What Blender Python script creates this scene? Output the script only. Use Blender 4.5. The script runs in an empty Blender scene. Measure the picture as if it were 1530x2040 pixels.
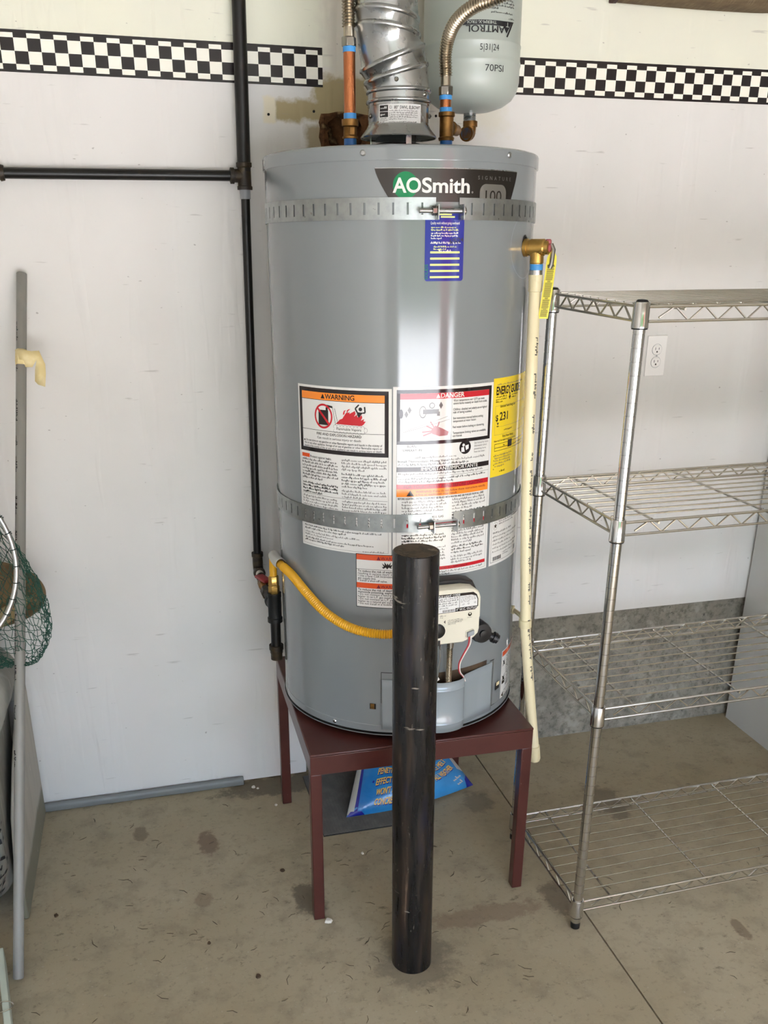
import bpy, bmesh, math, random
from mathutils import Vector, Matrix
from mathutils.geometry import tessellate_polygon
random.seed(7)
PI = math.pi
R_ = math.radians
sc = bpy.context.scene
COL = sc.collection

# ------------------------------------------------------------------ camera
cd = bpy.data.cameras.new('camera'); cam = bpy.data.objects.new('camera', cd); COL.objects.link(cam)
cd.sensor_fit = 'AUTO'; cd.sensor_width = 36; cd.lens = 32.8947
cd.shift_x = 0.006647; cd.shift_y = 0.105189; cd.clip_start = 0.02; cd.clip_end = 200
cam.matrix_world = Matrix(((0.9663477, 0.0964256, -0.2384831, 0), (-0.2572121, 0.3756963, -0.8903338, 0),
                           (0.0037463, 0.9217128, 0.3878551, 1.4886457), (0, 0, 0, 1)))
sc.camera = cam

# ------------------------------------------------------------------ sky, sun, exposure
w = bpy.data.worlds.new('sky'); sc.world = w; w.use_nodes = True
nt = w.node_tree; bg = nt.nodes['Background']
sky = nt.nodes.new('ShaderNodeTexSky'); sky.sky_type = 'NISHITA'; sky.sun_disc = False
sky.sun_elevation = R_(52); sky.sun_rotation = R_(200); sky.air_density = 1.2; sky.dust_density = 1.5
nt.links.new(sky.outputs[0], bg.inputs[0]); bg.inputs[1].default_value = 0.25
sl = bpy.data.lights.new('sun', 'SUN'); sl.energy = 6.0; sl.angle = R_(0.6); sl.color = (1, .985, .96)
sun = bpy.data.objects.new('sun', sl); COL.objects.link(sun)
sun.rotation_euler = Vector((0.55, 0.46, -1.0)).to_track_quat('-Z', 'Y').to_euler(); sun.location = (-3, -8, 8)
sc.view_settings.view_transform = 'Standard'; sc.view_settings.look = 'None'
sc.view_settings.exposure = 3.05; sc.view_settings.gamma = 1; sc.view_settings.use_curve_mapping = False

# ------------------------------------------------------------------ materials
def C(r, g=None, b=None):
    if isinstance(r, str):
        h = r.lstrip('#'); r, g, b = (int(h[i:i+2], 16) for i in (0, 2, 4))
    f = lambda x: (x/255/12.92) if x/255 <= .04045 else ((x/255+.055)/1.055)**2.4
    return (f(r), f(g), f(b), 1)

class N:
    """small node-graph helper around one Principled material"""
    def __init__(s, name, col, rough=.5, metal=0, spec=.5, coat=0):
        s.m = bpy.data.materials.new(name); s.m.use_nodes = True
        s.t = s.m.node_tree; s.b = s.t.nodes['Principled BSDF']
        s.b.inputs['Base Color'].default_value = col if not isinstance(col, str) else C(col)
        s.b.inputs['Roughness'].default_value = rough; s.b.inputs['Metallic'].default_value = metal
        s.b.inputs['Specular IOR Level'].default_value = spec
        if coat: s.b.inputs['Coat Weight'].default_value = coat; s.b.inputs['Coat Roughness'].default_value = .08
        s.m.diffuse_color = s.b.inputs['Base Color'].default_value
        s.cur = None; s._tc = None
    def n(s, typ, **k):
        x = s.t.nodes.new(typ)
        for a, v in k.items(): setattr(x, a, v)
        return x
    def l(s, a, b): s.t.links.new(a, b)
    def coord(s, scale=(1, 1, 1), world=False, loc=(0, 0, 0)):
        if world: o = s.n('ShaderNodeNewGeometry').outputs['Position']
        else: o = s.n('ShaderNodeTexCoord').outputs['Object']
        mp = s.n('ShaderNodeMapping'); mp.inputs['Scale'].default_value = scale; mp.inputs['Location'].default_value = loc
        s.l(o, mp.inputs['Vector']); return mp.outputs[0]
    def noise(s, scale, detail=4, stretch=(1, 1, 1), world=False, rough=.55, loc=(0, 0, 0)):
        t = s.n('ShaderNodeTexNoise'); t.inputs['Scale'].default_value = scale; t.inputs['Detail'].default_value = detail
        t.inputs['Roughness'].default_value = rough
        s.l(s.coord(stretch, world, loc), t.inputs['Vector']); return t.outputs['Fac']
    def ramp(s, f, a, b, lo=0, hi=1):
        r = s.n('ShaderNodeMapRange'); r.clamp = True
        r.inputs['From Min'].default_value = a; r.inputs['From Max'].default_value = b
        r.inputs['To Min'].default_value = lo; r.inputs['To Max'].default_value = hi
        s.l(f, r.inputs['Value']); return r.outputs[0]
    def math(s, op, a, b=None, c=None):
        x = s.n('ShaderNodeMath', operation=op)
        for i, v in enumerate((a, b, c)):
            if v is None: continue
            if isinstance(v, (int, float)): x.inputs[i].default_value = v
            else: s.l(v, x.inputs[i])
        return x.outputs[0]
    def mix(s, fac, col):
        """blend col over what is there by fac"""
        x = s.n('ShaderNodeMix', data_type='RGBA')
        if isinstance(fac, (int, float)): x.inputs[0].default_value = fac
        else: s.l(fac, x.inputs[0])
        if s.cur is None: x.inputs[6].default_value = s.b.inputs['Base Color'].default_value
        else: s.l(s.cur, x.inputs[6])
        if isinstance(col, (str, tuple)): x.inputs[7].default_value = C(col) if isinstance(col, str) else col
        else: s.l(col, x.inputs[7])
        s.cur = x.outputs[2]; s.l(s.cur, s.b.inputs['Base Color']); return s
    def bump(s, f, strength=.2, dist=.002):
        x = s.n('ShaderNodeBump'); x.inputs['Strength'].default_value = strength; x.inputs['Distance'].default_value = dist
        s.l(f, x.inputs['Height'])
        if s.b.inputs['Normal'].links: s.l(s.b.inputs['Normal'].links[0].from_socket, x.inputs['Normal'])
        s.l(x.outputs[0], s.b.inputs['Normal']); return s
    def rough(s, f): s.l(f, s.b.inputs['Roughness']); return s
    def xyz(s):
        x = s.n('ShaderNodeSeparateXYZ'); s.l(s.n('ShaderNodeNewGeometry').outputs['Position'], x.inputs[0]); return x.outputs
    def blob(s, ix, iy, cx, cy, rx, ry, soft=.35, noise=None, amp=.6):
        """mask that is 1 inside an ellipse in two world axes, with a ragged rim"""
        o = s.xyz()
        a = s.math('DIVIDE', s.math('SUBTRACT', o[ix], cx), rx); b = s.math('DIVIDE', s.math('SUBTRACT', o[iy], cy), ry)
        d = s.math('SQRT', s.math('ADD', s.math('MULTIPLY', a, a), s.math('MULTIPLY', b, b)))
        if noise is not None: d = s.math('ADD', d, s.math('MULTIPLY', s.math('SUBTRACT', noise, .5), amp))
        return s.ramp(d, 1+soft/2, 1-soft/2)
    def boxm(s, ix, iy, x0, x1, y0, y1, soft, noise=None, amp=.02):
        o = s.xyz()
        a = s.math('SUBTRACT', s.math('ABSOLUTE', s.math('SUBTRACT', o[ix], (x0+x1)/2)), (x1-x0)/2)
        b = s.math('SUBTRACT', s.math('ABSOLUTE', s.math('SUBTRACT', o[iy], (y0+y1)/2)), (y1-y0)/2)
        d = s.math('MAXIMUM', a, b)
        if noise is not None: d = s.math('ADD', d, s.math('MULTIPLY', s.math('SUBTRACT', noise, .5), amp))
        return s.ramp(d, soft, -soft)

def M(*a, **k): return N(*a, **k).m

# concrete floor
x = N('floor_concrete', '#a3977f', .62, spec=.3)
n1 = x.noise(2.2, 6, world=True); n2 = x.noise(14, 8, world=True, rough=.65); n3 = x.noise(70, 6, world=True, rough=.7)
x.mix(x.ramp(n1, .35, .68), '#978a70'); x.mix(x.ramp(n2, .5, .72, 0, .6), '#736958'); x.mix(x.ramp(n3, .55, .72, 0, .55), '#5f564a')
x.mix(x.ramp(x.noise(160, 3, world=True), .66, .72, 0, .5), '#b9b1a3'); x.mix(x.ramp(x.noise(26, 5, world=True, stretch=(1, 1.6, 1), rough=.7, loc=(4, 2, 0)), .60, .70, 0, .6), '#4f4738'); x.mix(x.ramp(x.noise(1.3, 3, world=True, loc=(7, 3, 0)), .5, .66, 0, .5), '#8f8064')
wob = x.noise(26, 7, world=True, rough=.7)
for cx, cy, rx, ry, col, k in ((.1, 2.071, .026, .05, '#6e5a49', .8), (-.07, 2.16, .02, .03, '#5d4c3c', .6), (.315, 1.79, .035, .06, '#4d443a', .7),
                               (.89, 1.64, .035, .06, '#54493e', .6), (.70, 1.63, .14, .03, '#74604e', .55), (1.2, 1.98, .05, .08, '#5d5346', .6),
                               (1.254, 1.436, .014, .03, '#5d4a3a', .6), (.36, 2.3, .2, .05, '#4c4338', .7), (.07, 1.85, .02, .03, '#6e5d4c', .5),
                               (.5, 1.53, .085, .085, '#5e5548', .5), (.85, 2.07, .04, .05, '#5a5146', .5)):
    mk = x.blob(0, 1, cx, cy, rx, ry, .35, wob, 2.2); x.mix(x.math('MULTIPLY', mk, k), col)
x.bump(n3, .25, .002); FLOOR = x.m
x = N('curb_concrete', '#908b7f', .85, spec=.25)
a = x.noise(9, 8, world=True, rough=.7); b = x.noise(45, 6, world=True, rough=.7)
x.mix(x.ramp(a, .4, .65), '#79746a'); x.mix(x.ramp(b, .48, .66, 0, .8), '#59554c'); x.mix(x.ramp(x.noise(24, 5, world=True, loc=(3, 1, 2)), .58, .68, 0, .6), '#a29d92'); x.mix(x.ramp(x.noise(60, 2, world=True), .68, .74, 0, .8), '#44423d')
x.bump(b, .6, .006); CURB = x.m
# painted wall: cream over the border, pale lilac grey under it, with patches and scuffs
x = N('wall_paint', '#d6d3cf', .55, spec=.35)
zz = x.xyz()[2]
x.mix(x.ramp(zz, 1.812, 1.816), '#dcdbc8')
n1 = x.noise(3, 5, world=True); x.mix(x.ramp(n1, .45, .7, 0, .35), '#c6c5c0')
pn = x.noise(40, 6, world=True)
x.mix(x.boxm(0, 2, .5, .93, 1.70, 2.05, .02, pn, .08), '#d0ccbf')
x.mix(x.boxm(0, 2, .385, .64, 1.705, 1.748, .005, pn, .03), '#a4956f')
x.mix(x.boxm(0, 2, .475, .60, 1.72, 1.795, .008, pn, .06), '#a3956f')
x.mix(x.boxm(0, 2, .36, .388, 1.70, 1.752, .003, pn, .014), '#d8cfb8')
x.mix(x.boxm(0, 2, .455, .50, 1.645, 1.70, .006, pn, .03), '#a3967c')
sp = x.noise(55, 2, world=True, stretch=(1, 1, 1.6)); x.mix(x.ramp(sp, .74, .77, 0, .65), '#8d8781')
sp = x.noise(9, 3, world=True, stretch=(1, 1, 9), loc=(3, 0, 1)); x.mix(x.ramp(sp, .68, .73, 0, .4), '#97918c')
cr = x.noise(2.6, 3, world=True, stretch=(4.5, 1, .55), loc=(.6, 0, 0)); cr2 = x.noise(5, 4, world=True, stretch=(.8, 1, 4))
x.bump(x.ramp(cr, .55, .63), .35, .004); x.bump(cr2, .10, .006); x.bump(x.noise(260, 2, world=True), .05, .001)
WALL = x.m
x = N('torn_drywall', '#6a4a30', .9, spec=.2); a = x.noise(38, 6, world=True)
x.mix(x.ramp(a, .45, .62), '#3b2718'); x.mix(x.ramp(a, .6, .75, 0, .8), '#a48a66'); x.bump(a, .8, .006); TORN = x.m
PLAIN = M('garage_paint', '#e4e2de', .7)
CEIL = M('ceiling_paint', '#b4b2ab', .8)
x = N('driveway_concrete', '#cfccc8', .9); x.mix(x.ramp(x.noise(.8, 5, world=True), .4, .7), '#c4c1bd'); DRIVE = x.m
x = N('hedge_leaf', '#66764c', .9, spec=.2); x.mix(x.ramp(x.noise(6, 5, world=True), .4, .62), '#3f4f2c'); HEDGE = x.m
REDP = M('red_panel_paint', '#a8283c', .5)
BLACKP = M('print_black', '#1d1719', .22); WHITEP = M('print_white', '#e9e6d8', .45)

def metal(name, col, rough, nz=None, amt=.5, dark='#333333', scale=30, stretch=(1, 1, 1)):
    x = N(name, col, rough, 1)
    if nz:
        f = x.noise(scale, 5, stretch); x.mix(x.ramp(f, .4, .68, 0, amt), dark); x.rough(x.ramp(f, .3, .75, rough*.8, min(1, rough*1.6)))
    return x.m
CHROME = metal('chrome', '#c9c8c6', .13)
WIRE = metal('chrome_wire', '#cbc8c0', .26)
GALV = metal('galvanised_steel', '#b4b6b6', .23, 1, .3, '#9a9c9c', 18)
STRAPM = metal('galvanised_strap', '#a4a8a7', .33, 1, .4, '#858a8a', 60)
COPPER = metal('copper', '#c07a52', .26, 1, .6, '#8a4c30', 22, (1, 1, .3))
BRASS = metal('brass', '#c9a45c', .3, 1, .25, '#a57f42', 40)
BRONZE = metal('dull_bronze', '#8f6a3d', .42, 1, .7, '#4d361e', 45)
STEELFLEX = metal('stainless_flex', '#b0a695', .25)
NICKEL = metal('nickel_nut', '#8f8c86', .22)
HOOPM = metal('brushed_aluminium', '#c6c5c2', .3)
x = N('heater_enamel', '#7d8284', .11, spec=.85); f = x.noise(3, 3); x.mix(x.ramp(f, .4, .7, 0, .3), '#73787a')
x.bump(x.noise(420, 2), .02, .0005); x.bump(x.noise(26, 2, (1, 1, .12)), .012, .004); ENAMEL = x.m
ENAMEL2 = M('heater_skirt_enamel', '#8d9498', .2, spec=.8)
DARKGAP = M('dark_recess', '#17120f', .9)
RUSTIN = N('burner_chamber', '#4a3826', .8); RUSTIN.mix(RUSTIN.ramp(RUSTIN.noise(30, 5), .4, .65), '#2e2318'); RUSTIN = RUSTIN.m
x = N('black_iron', '#0e0d0c', .36, spec=.4); f = x.noise(35, 6, (1, 1, .5)); x.mix(x.ramp(f, .58, .72, 0, .6), '#33281c'); x.mix(x.ramp(x.noise(25, 2, (1, 1, 1)), .74, .76), '#d9d4cc'); IRON = x.m
x = N('cast_fitting', '#231c15', .5, spec=.4); f = x.noise(60, 5); x.mix(x.ramp(f, .45, .65, 0, .8), '#44361f'); x.bump(f, .3, .002); CASTI = x.m
x = N('cast_black', '#121314', .5, spec=.4); f = x.noise(70, 5); x.bump(f, .3, .0015); CASTB = x.m
x = N('bollard_paint', '#0e0d0e', .3, spec=.45)
f = x.noise(48, 7, (1, 1, .10), rough=.62); x.mix(x.ramp(f, .50, .64, 0, .7), '#35271d'); x.mix(x.ramp(f, .64, .72, 0, .8), '#6b5745')
f2 = x.noise(90, 6, (1, 1, .30), rough=.65, loc=(2, 1, 0)); x.mix(x.ramp(f2, .64, .70, 0, .6), '#7a7165'); x.mix(x.ramp(x.noise(30, 4, (1, 1, .2), loc=(5, 0, 2)), .56, .68, 0, .7), '#141424')
x.mix(x.ramp(x.noise(22, 3, (.5, .5, 2.5), loc=(1, 3, 2)), .70, .72, 0, .6), '#9a9184')
x.rough(x.ramp(f, .4, .7, .22, .6)); x.bump(f2, .2, .001); BOLL = x.m
x = N('bollard_top', '#4e4232', .85); f = x.noise(50, 6); x.mix(x.ramp(f, .45, .6), '#352b20'); x.mix(x.ramp(f, .6, .72, 0, .7), '#7d725e'); x.bump(f, .5, .002); BOLLTOP = x.m
x = N('oxblood_enamel', '#4c2722', .28, spec=.45); f = x.noise(14, 6); x.mix(x.ramp(f, .5, .7, 0, .5), '#3a1a17'); x.mix(x.ramp(x.noise(90, 2), .76, .79, 0, .8), '#a39a92'); STAND = x.m
CPVC = M('cream_plastic', '#e6d9b4', .38); CPVCD = M('cream_fitting', '#dccfa8', .35)
BLUET = M('blue_tape', '#3f8fd0', .45); BLUEN = M('blue_nipple', '#1f63a8', .4)
YHOSE = M('yellow_coating', '#e2a81f', .38)
SLEEVE = M('clear_tag_sleeve', '#b4b2ab', .3)
BLACKPL = M('black_plastic', '#0d0d0f', .38); GREYPL = M('grey_plastic', '#8e9194', .4)
VALVEB = M('ivory_plastic', '#d8d1bd', .42)
REDPL = M('red_handle', '#8e1f24', .45); WHITETAPE = M('thread_tape', '#d6d0c4', .7)
REDSTEEL = M('faded_red_cap', '#9c4f52', .5); GREYST = metal('grey_lever', '#8b867f', .4)
WWIRE = M('white_wire', '#e2dcd4', .45); RWIRE = M('red_wire', '#b43a42', .45)
TANKP = N('tank_paint', '#a9b0a8', .33, spec=.5); TANKP.bump(TANKP.noise(300, 2), .03, .001); TANKP = TANKP.m
CONDUIT = N('grey_conduit', '#85827c', .5); CONDUIT.mix(CONDUIT.ramp(CONDUIT.noise(22, 5, (1, 1, .2)), .55, .75, 0, .4), '#9a9790'); CONDUIT = CONDUIT.m
MASK = N('masking_tape', '#d9c58e', .7); MASK.mix(MASK.ramp(MASK.noise(40, 3), .45, .7, 0, .6), '#e8dbb4'); MASK = MASK.m
OUTLETP = M('outlet_white', '#e6e3df', .35); SLOT = M('outlet_slot', '#2a2320', .6)
MELA = N('white_melamine', '#c9c8c4', .4); MELA.bump(MELA.noise(40, 3), .02, .001); MELA = MELA.m
x = N('brown_weave', '#6f5f49', .85, spec=.2); a = x.noise(18, 3, (1, 1, 14)); b = x.noise(18, 3, (14, 1, 1)); x.mix(x.ramp(a, .45, .7, 0, .7), '#57493a'); x.mix(x.ramp(b, .5, .72, 0, .6), '#8c7c63'); x.bump(a, .4, .002); WEAVE = x.m
MAROON = M('maroon_trim', '#3f1d1c', .6)
RUBBER = M('black_pad_and_gap_shade', '#14120f', .8)  # black of the base pad, also standing for shadow under the heater
BASEB = N('grey_vinyl_base', '#717372', .45); BASEB.mix(BASEB.ramp(BASEB.noise(20, 5, (.3, 1, 1)), .5, .7, 0, .4), '#818381'); BASEB = BASEB.m
x = N('woven_sack', '#96938a', .6, spec=.35); a = x.noise(7, 5, (1, 1, .4)); x.mix(x.ramp(a, .42, .62), '#7c7a72'); x.mix(x.ramp(x.noise(30, 4, (1, 1, .3)), .55, .72, 0, .5), '#bdb9ac')
x.mix(x.ramp(x.noise(16, 1, (1, 1, .7), loc=(1.3, 4, 2)), .70, .715), '#25252a'); x.bump(a, .8, .02); SACK = x.m
x = N('weathered_board', '#b2aca0', .7); o = x.xyz()[2]; a = x.noise(18, 6, (1, 1, .25)); x.mix(x.ramp(a, .45, .7, 0, .6), '#9a9488')
x.mix(x.ramp(x.math('ADD', o, x.math('MULTIPLY', a, .04)), .115, .095), '#7d7a69'); x.mix(x.ramp(x.noise(40, 3, (1, 1, .5)), .68, .72, 0, .6), '#d4cfc2'); BOARD = x.m
x = N('tan_canvas', '#7a6447', .85, spec=.2); a = x.noise(9, 5); x.mix(x.ramp(a, .42, .62), '#5b4a35'); x.bump(a, .6, .012); TAN = x.m
STRAPTAN = N('tan_strap', '#8d7a55', .8).m
NETM = M('green_cord', '#1a4a3b', .7); NETD = M('dark_cord', '#23312c', .7)
PALEPAINT = N('pale_green_paint', '#bcc4b6', .6); PALEPAINT.mix(PALEPAINT.ramp(PALEPAINT.noise(25, 5, (1, .2, 1)), .45, .7, 0, .6), '#a3ab9c'); PALEPAINT = PALEPAINT.m
x = N('bag_film', '#2273b5', .22, spec=.6); a = x.noise(5, 4); x.mix(x.ramp(a, .4, .65), '#3d93cf'); x.bump(x.noise(16, 4), .5, .012); BAG = x.m
BAGNAVY = M('bag_navy', '#1c2286', .25); BAGWHITE = M('bag_white', '#b9b8b2', .35); BAGGOLD = M('bag_gold', '#e0b64a', .4)
MATM = N('grey_ribbed_mat', '#55534f', .85); MATM.mix(MATM.ramp(MATM.noise(30, 5), .45, .7, 0, .6), '#6a675f'); MATM = MATM.m
NEEDLE = M('pine_needle', '#4f4230', .8); CHIP = M('plaster_chip', '#cdc8bb', .9); LEAFM = M('dry_leaf', '#4a3826', .85)
# label prints
LW = M('label_white', '#dcdad6', .11, spec=.55); LK = M('label_black', '#1c1214', .11, spec=.55); LO = M('label_orange', '#f08a2e', .11, spec=.55)
LO2 = M('label_red_orange', '#d9501f', .11, spec=.55); LR = M('label_red', '#c11f2b', .11, spec=.55); LY = M('label_yellow', '#e9cd27', .16, spec=.6)
LG = M('label_grey_text', '#5b5654', .15, spec=.6); LGREEN = M('label_green', '#11794a', .16); LNAVY = M('label_navy', '#2a2f8f', .14, spec=.6)
LLIME = M('label_lime', '#e8f08c', .2); LBADGE = metal('badge_grey', '#4b4846', .3); LPILL = metal('badge_pill', '#aaaaa8', .35)
LPINK = M('label_wine', '#7a1d2a', .14, spec=.6); LSKIN = M('label_hand_pink', '#a8686a', .13, spec=.55); LTAG = M('tag_yellow', '#e6d83c', .4); INK = M('marker_ink', '#16161a', .5)

# ------------------------------------------------------------------ geometry helpers
def frame_path(pts):
    pts = [Vector(p) for p in pts]; n = len(pts); T = []
    for i in range(n):
        a = pts[max(i-1, 0)]; b = pts[min(i+1, n-1)]; T.append((b-a).normalized())
    ref = Vector((0, 0, 1)) if abs(T[0].z) < .9 else Vector((1, 0, 0))
    U = [(ref - T[0]*ref.dot(T[0])).normalized()]
    for i in range(1, n):
        u = U[-1]-T[i]*U[-1].dot(T[i]); U.append(u.normalized())
    return pts, T, U
def catmull(P, k=8):
    P = [Vector(p) for p in P]; out = []
    for i in range(len(P)-1):
        a, b, c, d = P[max(i-1, 0)], P[i], P[i+1], P[min(i+2, len(P)-1)]
        for j in range(k):
            t = j/k
            out.append(.5*((2*b)+(c-a)*t+(2*a-5*b+4*c-d)*t*t+(3*b-a-3*c+d)*t**3))
    out.append(P[-1]); return out
def resample(P, step):
    P = [Vector(p) for p in P]; L = [0]
    for i in range(1, len(P)): L.append(L[-1]+(P[i]-P[i-1]).length)
    n = max(2, int(round(L[-1]/step))+1); out = []; j = 0
    for i in range(n):
        s = L[-1]*i/(n-1)
        while j < len(P)-2 and L[j+1] < s: j += 1
        t = (s-L[j])/max(1e-9, L[j+1]-L[j]); out.append(P[j].lerp(P[j+1], min(1, max(0, t))))
    return out

class MB:
    def __init__(s): s.v = []; s.f = []; s.m = []
    def add(s, vs, fs, mi=0):
        o = len(s.v); s.v += [tuple(v) for v in vs]; s.f += [tuple(i+o for i in f) for f in fs]; s.m += [mi]*len(fs); return s
    def box(s, lo, hi, mi=0, mat=None):
        (a, b, c), (d, e, f) = lo, hi
        vs = [Vector(p) for p in ((a, b, c), (d, b, c), (d, e, c), (a, e, c), (a, b, f), (d, b, f), (d, e, f), (a, e, f))]
        if mat is not None: vs = [mat @ v for v in vs]
        return s.add(vs, [(0, 3, 2, 1), (4, 5, 6, 7), (0, 1, 5, 4), (1, 2, 6, 5), (2, 3, 7, 6), (3, 0, 4, 7)], mi)
    def rings(s, rings, cap=(True, True), mi=0, closed=True):
        n = len(rings[0]); vs = [p for r in rings for p in r]; fs = []
        for i in range(len(rings)-1):
            for j in range(n if closed else n-1):
                k = (j+1) % n; fs.append((i*n+j, i*n+k, (i+1)*n+k, (i+1)*n+j))
        if cap[0]: fs.append(tuple(range(n-1, -1, -1)))
        if cap[1]: fs.append(tuple((len(rings)-1)*n+j for j in range(n)))
        return s.add(vs, fs, mi)
    def lathe(s, prof, n=32, c=(0, 0), cap=(True, True), mi=0):
        return s.rings([[(c[0]+r*math.cos(2*PI*j/n), c[1]+r*math.sin(2*PI*j/n), z) for j in range(n)] for r, z in prof], cap, mi)
    def tube(s, path, r, n=10, mi=0, cap=(True, True), flat=0):
        pts, T, U = frame_path(path); rs = r if isinstance(r, (list, tuple)) else [r]*len(pts); out = []
        for p, t, u, q in zip(pts, T, U, rs):
            b = t.cross(u); out.append([p+u*(q*math.cos(2*PI*(j+flat)/n))+b*(q*math.sin(2*PI*(j+flat)/n)) for j in range(n)])
        return s.rings(out, cap, mi)
    def cyl(s, a, b, r, n=16, mi=0, r2=None): return s.tube([a, b], [r, r if r2 is None else r2], n, mi)
    def prof(s, a, b, pr, n=16, mi=0, flat=0):
        """solid of revolution about a->b; pr = [(t along in metres, radius)]"""
        a = Vector(a); d = (Vector(b)-a).normalized()
        return s.axis(a, d, pr, n, mi, flat)
    def axis(s, a, d, pr, n=16, mi=0, flat=0):
        a = Vector(a); d = Vector(d).normalized(); ref = Vector((0, 0, 1)) if abs(d.z) < .9 else Vector((1, 0, 0))
        u = (ref-d*ref.dot(d)).normalized(); b = d.cross(u)
        return s.rings([[a+d*t+u*(q*math.cos(2*PI*(j+flat)/n))+b*(q*math.sin(2*PI*(j+flat)/n)) for j in range(n)] for t, q in pr], (True, True), mi)
    def corr(s, path, r, pitch, amp, n=12, mi=0):
        P = resample(path, pitch/4); return s.tube(P, [r+amp*(1, .2, -1, .2)[i % 4] for i in range(len(P))], n, mi)
    def prism(s, pts, d, mi=0):
        """extrude polygon (3-D points) by vector d"""
        n = len(pts); d = Vector(d); vs = [Vector(p) for p in pts]+[Vector(p)+d for p in pts]
        return s.add(vs, [tuple(range(n-1, -1, -1)), tuple(range(n, 2*n))]+[(i, (i+1) % n, n+(i+1) % n, n+i) for i in range(n)], mi)
    def sphere(s, c, r, n=8, mi=0, sc3=(1, 1, 1)):
        vs = []; 
        for i in range(n+1):
            a = PI*i/n-PI/2
            vs.append([(c[0]+sc3[0]*r*math.cos(a)*math.cos(2*PI*j/(2*n)), c[1]+sc3[1]*r*math.cos(a)*math.sin(2*PI*j/(2*n)), c[2]+sc3[2]*r*math.sin(a)) for j in range(2*n)])
        return s.rings(vs, (True, True), mi)
    def build(s, name, mats, parent=None, ang=35, bevel=0, seg=2, merge=False):
        o0 = origin(parent)
        me = bpy.data.meshes.new(name)
        me.from_pydata([(a-o0[0], b-o0[1], c-o0[2]) for a, b, c in s.v], [], s.f)
        for mt in (mats if isinstance(mats, (list, tuple)) else [mats]): me.materials.append(mt)
        me.polygons.foreach_set('material_index', s.m)
        bm = bmesh.new(); bm.from_mesh(me)
        if merge: bmesh.ops.remove_doubles(bm, verts=bm.verts, dist=1e-6)
        if len(bm.faces) and not getattr(s, 'open', False): bmesh.ops.recalc_face_normals(bm, faces=bm.faces)
        bm.to_mesh(me); bm.free()
        me.polygons.foreach_set('use_smooth', [True]*len(me.polygons)); me.set_sharp_from_angle(angle=R_(ang)); me.update()
        ob = bpy.data.objects.new(name, me); COL.objects.link(ob)
        if parent is not None: ob.parent = parent
        if bevel:
            b = ob.modifiers.new('bevel', 'BEVEL'); b.width = bevel; b.segments = seg; b.limit_method = 'ANGLE'; b.angle_limit = R_(40)
        return ob
ORG = {}
def origin(p):
    while p is not None:
        if p.name in ORG: return ORG[p.name]
        p = p.parent
    return (0, 0, 0)
def thing(name, label, cat, base=(0, 0, 0), group=None, heater=False):
    """an Empty at the thing's base; its parts are built in world (or heater) coordinates and re-based here"""
    o = bpy.data.objects.new(name, None); COL.objects.link(o); o.empty_display_size = .05
    o['label'] = label; o['category'] = cat
    if group: o['group'] = group
    ORG[o.name] = tuple(base)
    if heater: o.location = h2w(base); o.rotation_euler = (HTILT, 0, 0)
    else: o.location = base
    return o
def struct(name, mb, mats, **k):
    o = mb.build(name, mats, **k); o['kind'] = 'structure'; return o
HTILT = -.0254; HB = Vector((.585, 1.990, .4618)); HMAT = Matrix.Rotation(HTILT, 3, 'X')
def h2w(p): return HB + HMAT @ Vector(p)

# text outlines from the built-in font, turned to flat triangles
_tc = {}
def glyphs(body, size, bold=0, spacing=1):
    res = 6 if size > .0115 else 2; k = (body, bold, spacing, res)
    if k not in _tc:
        c = bpy.data.curves.new('text', 'FONT'); c.body = body; c.size = 1; c.offset = bold; c.resolution_u = res; c.space_character = spacing
        o = bpy.data.objects.new('text', c); COL.objects.link(o)
        dg = bpy.context.evaluated_depsgraph_get(); me = bpy.data.meshes.new_from_object(o.evaluated_get(dg))
        vs = [tuple(v.co[:2]) for v in me.vertices]; fs = [tuple(p.vertices) for p in me.polygons]
        bpy.data.objects.remove(o); bpy.data.curves.remove(c); bpy.data.meshes.remove(me)
        x0 = min(v[0] for v in vs); x1 = max(v[0] for v in vs)
        _tc[k] = ([(a-x0, b) for a, b in vs], fs, x1-x0)
    vs, fs, wd = _tc[k]
    return [(a*size, b*size) for a, b in vs], fs, wd*size

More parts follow.
